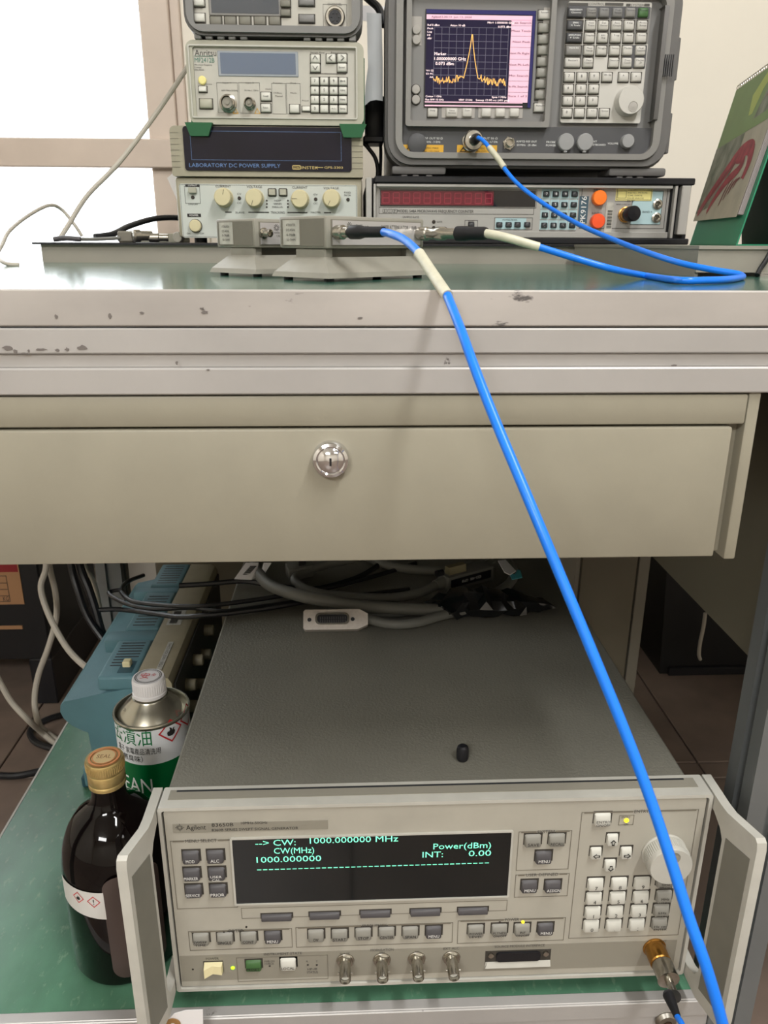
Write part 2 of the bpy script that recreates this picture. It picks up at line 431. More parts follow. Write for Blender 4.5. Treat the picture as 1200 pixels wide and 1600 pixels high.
obj('shelf_board', MB().box(-0.3842, 0.3025, 0.4925, 1.14, SZ - 0.018, SZ), 'shelf_green', wbn, smooth=False, label='scratched green laminate shelf board')
obj('shelf_edging', MB().box(-0.3866, -0.3842, 0.4925, 1.14, SZ - 0.019, SZ + 0.0005), 'frame_cream', wbn, smooth=False)
sr = MB().box(-0.388, 0.3035, 0.4825, 0.4925, SZ - 0.038, SZ + 0.001, 0.0008).box(-0.388, 0.3035, 0.481, 0.4925, SZ - 0.0165, SZ + 0.0004, 0.0008)
obj('shelf_rail', sr, 'alloy', wbn, label='scuffed aluminium rail along the shelf front')
bolt = MB().lathe([(0.0, 0.0), (0.0095, 0.0), (0.0095, 0.0015), (0.0075, 0.0042), (0.004, 0.005)], (0.266, 0.4815, 0.2177), (0, -1, 0), 24, cap=False)
bo = obj('bolt', bolt, 'screw_steel', wbn, label='domed socket bolt')
obj('socket', MB().lathe([(0.0, 0.0), (0.0042, 0.0)], (0.266, 0.4762, 0.2177), (0, -1, 0), 6, cap=False), 'oxide', bo)
# drawer unit hung below the apron
DY = 0.430
dw = thing('drawer_unit', 'beige steel drawer with a round chrome lock hung under the worktop', 'drawer', (0, 0.6, Z - 0.18))
zt = Z - 0.0803
obj('carcass', MB().box(-0.36, 0.2205, DY + 0.008, 0.84, Z - 0.172, zt - 0.001), 'steel_olive', dw, smooth=False)
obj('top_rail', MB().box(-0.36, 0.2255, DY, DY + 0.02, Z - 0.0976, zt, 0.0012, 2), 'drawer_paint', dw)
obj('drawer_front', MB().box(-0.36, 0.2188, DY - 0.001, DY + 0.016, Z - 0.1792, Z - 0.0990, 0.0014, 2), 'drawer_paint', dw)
side = MB().box(0.2262, 0.2335, DY + 0.001, 0.84, Z - 0.1820, zt + 0.001, 0.0014, 2).box(0.2207, 0.2300, DY + 0.010, DY + 0.020, Z - 0.1800, Z - 0.0985, 0.001)
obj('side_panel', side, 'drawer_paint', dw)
LX, LZ = -0.0117, 0.7343
lk = obj('lock', MB().lathe([(0.0105, 0.0), (0.0105, 0.004), (0.0098, 0.0058), (0.0082, 0.0066), (0.0074, 0.0060), (0.0066, 0.0066), (0.004, 0.0082), (0.0, 0.0086)], (LX, DY - 0.001, LZ), (0, -1, 0), 40, cap=False), 'chrome', dw, label='round domed chrome lock')
obj('keyhole', MB().box(LX - 0.0006, LX + 0.0006, DY - 0.0102, DY - 0.0085, LZ - 0.0022, LZ + 0.0022), 'black_plastic', lk)

# low shelf unit (riser) on the worktop
RZ = Z - 0.0012
r1 = thing('desk_riser', 'long grey steel riser at the back of the worktop under the instruments', 'shelf', (0.05, 1.1, TZ))
obj('front_panel', MB().box(-0.372, 0.52, 1.010, 1.013, TZ, RZ - 0.002), 'riser_paint', r1, smooth=False)
obj('top_board', MB().box(-0.380, 0.52, 1.004, 1.42, RZ - 0.0025, RZ), 'black_plastic', r1, smooth=False, label='thin dark top board')
obj('end_panel', MB().box(-0.372, -0.369, 1.013, 1.40, TZ, RZ - 0.0025), 'riser_paint', r1, smooth=False)
obj('end_panel', MB().box(0.517, 0.52, 1.013, 1.40, TZ, RZ - 0.0025), 'riser_paint', r1, smooth=False)
r2 = thing('desk_riser', 'short grey steel riser at the right end of the worktop under the green calendar', 'shelf', (0.5, 0.8, TZ))
obj('front_panel', MB().box(0.2765, 0.80, 0.640, 0.643, TZ + 0.003, RZ - 0.002), 'riser_paint', r2, smooth=False)
obj('top_board', MB().box(0.2755, 0.80, 0.638, 1.000, RZ - 0.0025, RZ), 'riser_paint', r2, smooth=False)
obj('end_panel', MB().box(0.2765, 0.2795, 0.643, 1.00, TZ, RZ - 0.0025), 'riser_paint', r2, smooth=False)
obj('end_panel', MB().box(0.797, 0.80, 0.643, 1.00, TZ, RZ - 0.0025), 'riser_paint', r2, smooth=False)

# neighbouring bench on the right
nb = thing('workbench', 'dark olive steel bench with a hanging drawer cabinet right of the aluminium leg', 'workbench', (0.9, 0.8, 0))
obj('worktop', MB().box(0.364, 1.5, 0.45, 1.40, TZ - 0.02, TZ), 'laminate_green', nb, smooth=False)
obj('cabinet', MB().box(0.366, 1.3, 0.50, 1.22, Z - 0.363, TZ - 0.02, 0.002), 'steel_olive', nb)
for x0, y0 in ((1.40, 0.5), (1.40, 1.30)): obj('leg', leg_mb(x0, y0, 0, TZ - 0.02), 'alloy_leg', nb, smooth=False)
# steel panel with posts behind the bench
sp = thing('steel_panel', 'dull grey-green steel panel between two posts behind the signal generator', 'panel', (0.4, 1.3, 0))
obj('post', MB().box(0.5262, 0.5465, 1.30, 1.325, 0, 0.80, 0.001), 'steel_grey', sp)
obj('sheet', MB().box(0.4196, 0.5225, 1.30, 1.312, 0.02, 0.80, 0.001), 'steel_olive', sp)
obj('sheet_edge', MB().box(0.5226, 0.5261, 1.318, 1.325, 0.0, 0.80), 'black_matt', sp)
obj('post', MB().box(0.3745, 0.4075, 1.295, 1.325, 0, 0.80, 0.001), 'steel_grey', sp)
bx = thing('storage_bin', 'black bin standing on the floor in the dark beyond the right bench leg', 'bin', (1.1, 1.5, 0))
obj('body', MB().hexa([(0.64, 1.405, 0.0), (1.7, 1.405, 0.0), (1.7, 1.70, 0.0), (0.64, 1.70, 0.0), (0.60, 1.395, 0.62), (1.74, 1.395, 0.62), (1.74, 1.72, 0.62), (0.60, 1.72, 0.62)]), 'box_black', bx, smooth=False)
obj('base_strip', MB().box(0.655, 1.70, 1.395, 1.405, 0.0, 0.018, 0.001), 'black_plastic', bx)
cable('hanging_cable', [(0.6945, 1.36, 0.1619), (0.695, 1.36, 0.1309), (0.6933, 1.36, 0.0967), (0.6943, 1.36, 0.0706), (0.7037, 1.37, 0.0531)], 0.0036, 'cable_light', 'short pale cord hanging in front of the black bin', 'cord')

# ================================================================ helpers for panels
def lines(mb, rects, y, t=0.0006):
    for (x0, x1, z0, z1) in rects:
        for a in ((x0, x1, z1 - t, z1), (x0, x1, z0, z0 + t), (x0, x0 + t, z0, z1), (x1 - t, x1, z0, z1)): mb.rect(*a, y, 0.0002)
def box2(a, b):
    return (min(a[0], b[0]), max(a[0], b[0]), min(a[1], b[1]), max(a[1], b[1]))

# ================================================================ SIGNAL GENERATOR (lower shelf)
SY = 0.490
SB, ST = Z - 0.5895, Z - 0.4035
sg = thing('signal_generator', 'long cream rack signal generator with a black display and side handles on the green shelf', 'instrument', (0.064, 0.8, SZ))
obj('cover', MB().box(-0.1462, 0.2672, 0.512, 1.135, SB + 0.002, ST - 0.0012, 0.002), 'cover_grey', sg, label='textured grey top cover with light wear')
fo = rr(-0.1492, 0.2785, SB, ST, 0.002, 2); fi = rr(-0.1464, 0.2757, SB + 0.003, ST - 0.003, 0.002, 2)
obj('front_frame', MB().ring(fo, fi, SY - 0.0015, 0.5125), 'frame_cream', sg, label='worn cream front frame')
obj('panel_gap', MB().box(-0.1466, 0.2759, SY + 0.004, SY + 0.006, SB + 0.002, ST - 0.002), 'black_matt', sg, smooth=False)
obj('frame_insert', MB().box(-0.1430, 0.2700, 0.4975, 0.5085, ST - 0.001, ST + 0.0004), 'strip_grey', sg, smooth=False)
obj('insert_slot', MB().box(-0.1380, 0.2620, 0.5062, 0.5080, ST + 0.0002, ST + 0.0006), 'slot_dark', sg, smooth=False)
obj('front_panel', MB().prism(rr(-0.1450, 0.2742, SB + 0.0042, ST - 0.0042, 0.0015, 2), SY, SY + 0.005), 'bezel_cream', sg)
for x in (-0.12, 0.24):
    for y in (0.53, 1.08): obj('foot', MB().cyl((x, y, SZ), (0, 0, 1), 0.011, SB - SZ + 0.004), 'grip_grey', sg)
# handles
for s_ in (-1, 1):
    bx0 = -0.1500 if s_ < 0 else 0.2793
    def hx(y, t): return bx0 + s_ * (max(0, 0.470 - y) * 0.26 + t)
    out = [(0.5125, ST), (0.478, ST - 0.0006), (0.468, ST - 0.0004), (0.4405, ST + 0.0008), (0.4382, ST - 0.002), (0.4372, ST - 0.008), (0.4372, SB + 0.010), (0.4385, SB + 0.001), (0.442, SB - 0.0012), (0.468, SB - 0.0005), (0.5125, SB),
           (0.5125, SB + 0.013), (0.486, SB + 0.013), (0.474, SB + 0.018), (0.4690, SB + 0.026), (0.4690, ST - 0.026), (0.474, ST - 0.019), (0.486, ST - 0.0135), (0.5125, ST - 0.0135)]
    hm = MB()
    n = len(out); vs = [(hx(y, 0), y, z) for y, z in out] + [(hx(y, 0.0072), y, z) for y, z in out]
    # split into strips so the concave outline meshes well
    hm._add(vs, [(i, (i + 1) % n, (i + 1) % n + n, i + n) for i in range(n)])
    strips = [(0, 1, 17, 18), (1, 2, 16, 17), (2, 3, 4, 5, 15, 16), (5, 6, 14, 15), (6, 7, 8, 9, 13, 14), (9, 10, 11, 12, 13)]
    hm2 = [tuple(q for q in st) for st in strips]
    bmv = list(hm.bm.verts)
    for st in hm2:
        for k in (0, n):
            try: hm.bm.faces.new([bmv[q + k] for q in st])
            except ValueError: pass
    hd = obj('handle', hm, 'frame_cream', sg, smooth=25)
    gi = MB(); e = -0.0004
    gi.hexa([(hx(0.4415, e), 0.4415, SB + 0.012), (hx(0.4655, e), 0.4655, SB + 0.012), (hx(0.4655, 0.001), 0.4655, SB + 0.012), (hx(0.4415, 0.001), 0.4415, SB + 0.012),
             (hx(0.4415, e), 0.4415, ST - 0.019), (hx(0.4655, e), 0.4655, ST - 0.0215), (hx(0.4655, 0.001), 0.4655, ST - 0.0215), (hx(0.4415, 0.001), 0.4415, ST - 0.019)])
    obj('grip_insert', gi, 'grip_grey', hd, smooth=False)
P0 = SY - 0.0003
# display
dx = box2((-0.0949, 0.3517), (0.1222, 0.415))
dsp = obj('display', MB().box(dx[0], dx[1], SY - 0.0008, SY + 0.002, dx[2], dx[3]), 'display_black', sg, smooth=False, label='black display with green characters')
obj('display_surround', MB().ring(rr(dx[0] - 0.0016, dx[1] + 0.0016, dx[2] - 0.0016, dx[3] + 0.0014, 0.001, 1), rr(dx[0], dx[1], dx[2], dx[3], 0.0005, 1), SY - 0.0014, SY + 0.001), 'frame_cream', sg)
ph = MB(); PY = SY - 0.0011
for body, a, w_ in (('--> CW:', (-0.0772, 0.4112), (-0.0461, 0.4114)), ('1000.000000 MHz', (-0.0352, 0.4122), (0.0334, 0.4118)), ('CW(MHz)', (-0.0632, 0.4033), (-0.032, 0.4035)), ('1000.000000', (-0.077, 0.3951), (-0.0267, 0.3952)),
                    ('Power(dBm)', (0.0611, 0.4034), (0.1066, 0.4038)), ('INT:', (0.0527, 0.3956), (0.0689, 0.3963)), ('0.00', (0.0892, 0.3956), (0.107, 0.3962))):
    ph.text(body, a[0], a[1], PY, 0.0056, w_[0] - a[0], 'LEFT')
da, db = (-0.077, 0.385), (0.107, 0.3855)
for k in range(40):
    u0 = k / 40.0; x = da[0] + (db[0] - da[0]) * u0; z = da[1] + (db[1] - da[1]) * u0
    ph.rect(x, x + (db[0] - da[0]) / 40 * 0.72, z, z + 0.0006, PY, 0.0001)
obj('display_text', ph, 'phosphor', dsp, smooth=False)
# brand plate
bp = box2((-0.139, 0.4224), (-0.021, 0.4306))
plate = obj('name_plate', MB().box(bp[0], bp[1], SY - 0.0006, SY + 0.001, bp[2], bp[3]), 'strip_grey', sg, smooth=False)
nm = MB(); zc = (bp[2] + bp[3]) / 2
nm.text('Agilent', -0.1289, 0.4275, P0 - 0.0005, 0.0044, 0.0150, 'LEFT')
nm.text('83650B', -0.1094, 0.4293, P0 - 0.0005, 0.0034, 0.0165, 'LEFT').text('10MHz-50GHz', -0.087, 0.4303, P0 - 0.0005, 0.0024, 0.0200, 'LEFT')
nm.text('8360B SERIES SWEPT SIGNAL GENERATOR', -0.1097, 0.4245, P0 - 0.0005, 0.0024, 0.0660, 'LEFT')
sx, sz = -0.1337, 0.4276
for k in range(12):
    a = k * PI / 6; l = 0.0034 if k % 3 == 0 else 0.0026
    nm.tube([(sx + math.cos(a) * 0.0011, P0 - 0.0005, sz + math.sin(a) * 0.0011), (sx + math.cos(a) * l, P0 - 0.0005, sz + math.sin(a) * l)], 0.0002, 3)
obj('name_lettering', nm, 'ink_dark', plate, smooth=False)
# lower strip
ls = box2((-0.1443, 0.2707), (0.2691, 0.2983))
obj('connector_strip', MB().box(ls[0], ls[1], SY - 0.0003, SY + 0.001, ls[2], ls[3]), 'strip_grey', sg, smooth=False)
# keys
KD = [(-0.1273,0.3997), (-0.1085,0.3996), (-0.1279,0.383), (-0.1086,0.3828), (-0.1278,0.3663), (-0.1086,0.3662), (-0.0677,0.3165), (0.0634,0.3165), (0.1559,0.316), (0.149,0.39), (0.1395,0.3611), (0.1587,0.3604)]
KDT = ['MOD', 'ALC', 'MARKER', 'USER|CAL', 'SERVICE', 'PRIOR', 'MENU', 'MENU', 'MENU', 'MENU', 'MENU', 'ASSIGN']
KMD = [(-0.1255,0.3169), (-0.1062,0.3168), (-0.0872,0.3167), (-0.0327,0.3167), (-0.0135,0.3163), (0.0058,0.317), (0.0249,0.3171), (0.0443,0.3168), (0.0981,0.3165), (0.1177,0.3165), (0.1366,0.3162), (0.1394,0.4066), (0.1584,0.4067)]
KMT = ['SWEEP|TIME', 'SINGLE', 'CONT', 'CW', 'START', 'STOP', 'CENTER', 'SPAN', 'POWER|LEVEL', 'FLTNESS|ON/OFF', 'RF|ON/OFF', 'SAVE', 'RECALL']
KL = [(0.193,0.4255), (0.1935,0.3613), (0.2128,0.3613), (0.2316,0.3612), (0.1935,0.3469), (0.213,0.3468), (0.2323,0.3467), (0.1939,0.3321), (0.2126,0.3321), (0.2321,0.3322), (0.1939,0.3179), (0.2128,0.3178), (0.2321,0.3177), (-0.0563,0.2872)]
KLT = ['ENTRY|ON/OFF', '7', '8', '9', '4', '5', '6', '1', '2', '3', '0', '.', '-|<', 'LOCAL']
KU = [(0.25,0.3619), (0.2514,0.3466), (0.2509,0.3323), (0.2511,0.318)]
KUT = ['GHz|dB(m)', 'MHz|usec', 'kHz|msec', 'Hz sec|ENTER']
KA = [(0.2028,0.4057), (0.1908,0.3929), (0.2152,0.3925), (0.2033,0.3805)]
soc = MB(); wt = MB(); bk = MB()
def sgkey(p, m_, w=0.0132, h=0.0112, d=0.0042, sl=0.0016):
    inst('key', key_mesh(w, h, d, m_, sl), (p[0], SY, p[1]), sg)
    soc.rect(p[0] - w/2 - 0.0006, p[0] + w/2 + 0.0011, p[1] - h/2 + 0.001, p[1] + h/2 + 0.0012, SY, 0.0003)
def klet(mb, t, p, d, h=0.0029, sc=0.0108):
    if '|' in t: h = 0.0023
    L = t.split('|')
    for i, q in enumerate(L):
        if len(L) == 1: zz = p[1] - 0.0015
        else: zz = p[1] - 0.0002 - i * 0.0032
        mb.text(q, p[0], zz, SY - d - 0.0002, h, min(sc, len(q) * 0.0022))
for p, t in zip(KD, KDT): sgkey(p, 'key_dark'); klet(wt, t, p, 0.0042)
for p, t in zip(KMD, KMT): sgkey(p, 'key_mid'); klet(bk, t, p, 0.0042)
for p, t in zip(KL, KLT):
    sgkey(p, 'key_light'); klet(bk, t, p, 0.0042, 0.0036 if len(t) == 1 else 0.0027)
for p, t in zip(KU, KUT): sgkey(p, 'key_mid'); klet(bk, t, p, 0.0042, 0.0020)
for i, p in enumerate(KA):
    sgkey(p, 'key_light', 0.0092, 0.0100)
    a = (PI / 2, PI, 0, -PI / 2)[i]; ar = [(-0.0026, -0.0011), (0.0003, -0.0011), (0.0003, -0.0024), (0.0030, 0), (0.0003, 0.0024), (0.0003, 0.0011), (-0.0026, 0.0011)]
    ar = [(x * math.cos(a) - z * math.sin(a), x * math.sin(a) + z * math.cos(a)) for x, z in ar]
    inn = [(x * 0.66, z * 0.62) for x, z in ar]
    bk.ring([(p[0] + x, p[1] - 0.001 + z) for x, z in ar], [(p[0] + x, p[1] - 0.001 + z) for x, z in inn], SY - 0.0044, SY - 0.0042)
for p in [(-0.0638,0.3369), (-0.0253,0.3372), (0.0156,0.3375), (0.0562,0.3374), (0.0949,0.3373)]:
    inst('softkey', key_mesh(0.0246, 0.0056, 0.0034, 'key_dark', 0.001), (p[0], SY, p[1]), sg)
    soc.rect(p[0] - 0.0129, p[0] + 0.0133, p[1] - 0.002, p[1] + 0.0037, SY, 0.0003)
p = (-0.0847, 0.287); inst('key', key_mesh(0.0132, 0.0100, 0.0042, 'key_green', 0.0016), (p[0], SY, p[1]), sg); klet(bk, 'PRESET', p, 0.0042)
soc.rect(p[0] - 0.0072, p[0] + 0.0077, p[1] - 0.004, p[1] + 0.0062, SY, 0.0005)
obj('key_sockets', soc, 'key_socket', sg, smooth=False)
obj('key_lettering', wt, 'ink_white', sg, smooth=False, label='white key legends')
obj('key_lettering', bk, 'ink_dark', sg, smooth=False, label='dark key legends')
# panel lettering and section frames
ln = MB(); lt = MB()
def sec(a, b, title, tx, barL=None):
    q = box2(a, b); lines(ln, [q], SY - 0.0002, 0.0004)
    if title:
        w_ = len(title) * 0.0021 + 0.003; cx = tx
        ln.rect(q[0] + 0.002, cx - w_/2, q[3] - 0.0012, q[3] + 0.0002, SY - 0.0003, 0.0002); ln.rect(cx + w_/2, q[1] - 0.002, q[3] - 0.0012, q[3] + 0.0002, SY - 0.0003, 0.0002)
        lt.text(title, cx, q[3] - 0.0003, SY - 0.0006, 0.0030, w_ - 0.002)
sec((-0.1422, 0.3476), (-0.0942, 0.4148), 'MENU SELECT', -0.1186)
sec((-0.1354, 0.3038), (-0.0521, 0.3241), 'SWEEP', -0.0973)
sec((-0.0491, 0.3035), (0.0794, 0.3248), 'FREQUENCY', 0.015)
sec((0.0833, 0.302), (0.1724, 0.3265), 'POWER', 0.1278)
sec((0.128, 0.3764), (0.1703, 0.4147), 'SYSTEM', 0.1494)
sec((0.1281, 0.349), (0.1718, 0.3722), 'USER DEFINED', 0.1494)
sec((0.1764, 0.3036), (0.2692, 0.4318), 'ENTRY', 0.2236)
lines(ln, [box2((-0.0917, 0.3357), (0.123, 0.3465))], SY - 0.0002, 0.0003)
lines(ln, [box2((-0.0985, 0.2686), (-0.0236, 0.2948))], SY - 0.0005, 0.0003)
lines(ln, [box2((0.2066, 0.4185), (0.2183, 0.4279))], SY - 0.0002, 0.0003)
for t, p, w_ in (('POWER', (-0.1179, 0.2948), 0.0105), ('INSTRUMENT STATE', (-0.0603, 0.2978), 0.031), ('PULSE', (-0.0094, 0.2956), 0.008), ('MODULATION', (0.0213, 0.2984), 0.019), ('FM', (0.0213, 0.295), 0.004), ('AM', (0.05, 0.2951), 0.004),
                 ('EXT ALC', (0.0787, 0.2974), 0.013), ('SOURCE MODULE INTERFACE', (0.1359, 0.2977), 0.042), ('RF OUTPUT', (0.2517, 0.2977), 0.0165), ('ENTRY', (0.2118, 0.4263), 0.007), ('ON', (0.2126, 0.4195), 0.003),
                 ('PWR ON', (-0.0716, 0.29), 0.008), ('CHECK', (-0.0718, 0.2872), 0.008), ('HP-IB', (-0.0366, 0.28), 0.008), ('STATUS', (-0.0367, 0.2765), 0.009), ('R', (-0.0406, 0.2886), 0.0016), ('T', (-0.0327, 0.2882), 0.0016)):
    lt.text(t, p[0], p[1], SY - 0.0007, 0.0026 if w_ > 0.008 else 0.0021, w_)
obj('section_lines', ln, 'line_grey', sg, smooth=False)
obj('panel_lettering', lt, 'ink_mid', sg, smooth=False)
def disc(name, p, r, m_, par, y, d=0.001, n=14, label=None):
    return obj(name, MB().lathe([(r, 0), (r, d * 0.6), (r * 0.7, d), (0, d)], (p[0], y, p[1]), (0, -1, 0), n, cap=False), m_, par, label=label)
disc('indicator_lamp', (0.2125, 0.4229), 0.0019, 'led_yellow', sg, SY, 0.0012, label='lit yellow indicator')
disc('indicator_lamp', (0.137, 0.3231), 0.0013, 'led_yellow', sg, SY, 0.0012, label='lit yellow indicator')
disc('indicator_lamp', (-0.1019, 0.284), 0.0017, 'led_green', sg, SY, 0.0012, label='lit green indicator')
for q in [(-0.1068,0.3226), (-0.0886,0.3269), (0.1179,0.3236), (-0.0716,0.2844), (-0.1346,0.2837), (-0.0402,0.2844), (-0.0328,0.284)]: disc('indicator_lamp', q, 0.0009, 'led_off', sg, SY, 0.0008, 10)
# rocker switch
rx, rz_ = -0.1171, 0.2859
obj('rocker_recess', MB().rect(rx - 0.0086, rx + 0.0076, rz_ - 0.0055, rz_ + 0.0062, SY, 0.0004), 'key_socket', sg, smooth=False)
rk = MB(); rk._add([(rx - 0.0078, SY, rz_ - 0.0052), (rx - 0.0006, SY, rz_ - 0.0046), (rx + 0.0072, SY, rz_ - 0.0050), (rx - 0.0078, SY, rz_ + 0.0050), (rx - 0.0006, SY, rz_ + 0.0050), (rx + 0.0072, SY, rz_ + 0.0050),
        (rx - 0.0070, SY - 0.0078, rz_ - 0.0046), (rx - 0.0006, SY - 0.0040, rz_ - 0.0040), (rx + 0.0068, SY - 0.0050, rz_ - 0.0044), (rx - 0.0070, SY - 0.0078, rz_ + 0.0044), (rx - 0.0006, SY - 0.0040, rz_ + 0.0044), (rx + 0.0068, SY - 0.0050, rz_ + 0.0044)],
    [(6, 7, 10, 9), (7, 8, 11, 10), (0, 1, 7, 6), (1, 2, 8, 7), (3, 9, 10, 4), (4, 10, 11, 5), (0, 6, 9, 3), (2, 5, 11, 8)])
obj('rocker_switch', rk, 'rocker_cream', sg, smooth=False, label='cream rocker power switch')
# jog knob
kx, kz = 0.2462, 0.3906
kn = MB().lathe([(0.0178, 0.0), (0.0180, 0.001), (0.0172, 0.0020), (0.0172, 0.0150), (0.0165, 0.0162), (0.0, 0.0164)], (kx, SY, kz), (0, -1, 0), 48, cap=False)
for k in range(60):
    a = 2 * PI * k / 60; kn.tube([(kx + math.cos(a) * 0.0172, SY - 0.003, kz + math.sin(a) * 0.0172), (kx + math.cos(a) * 0.0172, SY - 0.012, kz + math.sin(a) * 0.0172)], 0.0004, 4, smooth=False)
ko = obj('tuning_knob', kn, 'frame_cream', sg, label='large round tuning knob')
obj('finger_dimple', MB().lathe([(0.0054, 0.0), (0.0048, -0.0003), (0.003, -0.0002), (0.0, 0.0002)], (kx + 0.0005, SY - 0.0167, kz + 0.0090), (0, -1, 0), 20, cap=False), 'strip_grey', ko)
# BNC sockets
for i, q in enumerate([(-0.0092,0.2879), (0.0211,0.2873), (0.0501,0.2874), (0.0791,0.2871)]):
    c = (q[0], SY, q[1]); bm_ = MB().lathe([(0.0075, 0), (0.0075, 0.0012), (0.0070, 0.0016)], c, (0, -1, 0), 24).lathe([(0.0066, 0.0012), (0.0066, 0.0036)], c, (0, -1, 0), 6)
    bm_.lathe([(0.0048, 0.003), (0.0048, 0.018), (0.0046, 0.0190), (0.0040, 0.0190), (0.0038, 0.0120), (0.0, 0.0120)], c, (0, -1, 0), 24, cap=False)
    for s_ in (-1, 1): bm_.cyl((c[0] + s_ * 0.0046, SY - 0.0125, c[2]), (s_, 0, 0), 0.0010, 0.0014, 8)
    bo = obj('bnc_socket', bm_, 'nickel', sg)
    obj('insulator', MB().lathe([(0.0036, 0.0), (0.0036, 0.0035), (0.0016, 0.0035), (0.0016, 0.001), (0, 0.001)], (c[0], SY - 0.0121, c[2]), (0, -1, 0), 16, cap=False), 'key_light', bo)
# module interface recess
q = box2((0.1075, 0.2764), (0.1627, 0.293))
ds = obj('module_socket', MB().box(q[0], q[1], SY - 0.0006, SY + 0.001, q[2], q[3]), 'key_socket', sg, smooth=False)
obj('socket_sill', MB().hexa([(q[0], SY - 0.0030, q[2]), (q[1], SY - 0.0030, q[2]), (q[1], SY - 0.0006, q[2] - 0.0004), (q[0], SY - 0.0006, q[2] - 0.0004), (q[0] + .002, SY - 0.0010, q[2] + 0.0048), (q[1] - .002, SY - 0.0010, q[2] + 0.0048), (q[1], SY - 0.0005, q[2] + 0.0048), (q[0], SY - 0.0005, q[2] + 0.0048)]), 'frame_cream', ds, smooth=False)
obj('connector_shell', MB().prism(rr(q[0] + 0.009, q[1] - 0.009, q[2] + 0.0058, q[3] - 0.0012, 0.003), SY - 0.0022, SY - 0.0005), 'black_plastic', ds)
for x in (q[0] + 0.0045, q[1] - 0.0045): obj('jack_screw', MB().cyl((x, SY - 0.0005, q[3] - 0.0036), (0, -1, 0), 0.0024, 0.0020, 8), 'nickel', ds)
# RF output connector with its blue lead
fx, fz = 0.2504, 0.2907
obj('output_connector', MB().lathe([(0.0098, 0.0), (0.0098, 0.001), (0.0088, 0.0016), (0.0088, 0.0150), (0.0080, 0.0160)], (fx, SY, fz), (0, -1, 0), 32), 'brass', sg, label='brass output connector')
ld = thing('test_cable', 'blue test cable screwed to the brass output of the signal generator at bottom right', 'cable', (fx, SY - 0.05, fz), 0)
ax = Vector((0.0, -1, -0.06)).normalized(); c0 = Vector((fx + 0.0006, SY - 0.0155, fz))
obj('coupling_nut', MB().lathe([(0.0080, 0.0), (0.0086, 0.0012), (0.0086, 0.0125), (0.0090, 0.0135), (0.0090, 0.0150), (0.0070, 0.0155), (0.0032, 0.0155), (0.0032, 0.0230), (0.0028, 0.0240), (0.0028, 0.0300)], c0, ax, 32), 'nickel', ld)
e0 = c0 + ax * 0.0295
lp = [tuple(e0), tuple(e0 + ax * 0.008 + Vector((0.0005, 0, -0.001))), (0.2342, 0.425, 0.3163), (0.2336, 0.408, 0.317), (0.2334, 0.398, 0.3198), (0.2325, 0.375, 0.3159), (0.2228, 0.33, 0.3223), (0.2108, 0.27, 0.3448), (0.1898, 0.235, 0.4099), (0.1655, 0.225, 0.4934), (0.1509, 0.228, 0.5458)]
obj('boot', MB().tube([e0 - ax * 0.001, lp[2]], 0.0046, 12, rs=(0.0046, 0.0044)).tube([lp[2], lp[3]], 0.004, 12, rs=(0.0044, 0.0026)), 'rubber_black', ld)
obj('cable_sheath', MB().tube([lp[2], lp[3], lp[4], lp[5], lp[6]] + [(0.2172, 0.29, 0.3421), (0.2116, 0.262, 0.3697)], 0.0022, 10), 'cable_blue', ld)

# ================================================================ SPECTRUM ANALYSER
AY = 1.03
RZt = RZ
an = thing('spectrum_analyzer', 'large grey bench analyzer with a lit spectrum screen on top of the silver frequency counter', 'instrument', (0.215, 1.2, 0.9273))
def B(x0, y0, x1, y1, Y=AY): pass
ax0, ax1, azb = 0.0441, 0.3904, 0.9365
azt = Z + 0.292
obj('body', MB().box(ax0 + 0.014, ax1 - 0.014, 1.05, 1.40, azb + 0.006, azt, 0.006, 2), 'analyser_grey', an)
outer = rr(ax0, ax1, azb, azt, 0.030, 6); mid = rr(ax0 + 0.012, ax1 - 0.014, azb + 0.010, azt - 0.010, 0.022, 6); inn = rr(ax0 + 0.020, ax1 - 0.023, azb + 0.0165, azt - 0.02, 0.014, 6)
obj('bumper', MB().ring(outer, mid, 1.034, 1.075).ring(rr(ax0 + .003, ax1 - .003, azb + .003, azt - .003, 0.028, 6), mid, 1.026, 1.034), 'analyser_grey', an, label='grey protective bumper frame')
obj('front_frame', MB().ring(mid, inn, 1.022, 1.05), 'analyser_frame', an)
obj('front_plate', MB().prism(rr(ax0 + 0.018, ax1 - 0.020, azb + 0.015, azt - 0.015, 0.014, 5), 1.036, 1.06), 'analyser_bezel', an)
for a_, b_ in ((0.0523, 0.1187), (0.32, 0.3916)):
    ft = MB().box(a_, b_, 1.03, 1.08, azb - 0.0078, azb + 0.002, 0.003, 2)
    obj('foot', ft, 'analyser_grey', an)
for x in (632, 650, 671): obj('foot_pad', MB().box(0.0726 + (x - 638) * 0.00078 - 0.004, 0.0726 + (x - 638) * 0.00078 + 0.004, 1.032, 1.06, azb - 0.0110, azb - 0.0075, 0.001), 'analyser_grey', an)
for x in (970, 986, 1003): obj('foot_pad', MB().box(0.3347 + (x - 970) * 0.00078 - 0.004, 0.3347 + (x - 970) * 0.00078 + 0.004, 1.032, 1.06, azb - 0.0110, azb - 0.0075, 0.001), 'analyser_grey', an)
for z0 in (0.105, 0.185): obj('latch', MB().box(ax1 - 0.002, ax1 + 0.0026, 1.034, 1.07, Z + z0, Z + z0 + 0.045, 0.001), 'analyser_grey', an)
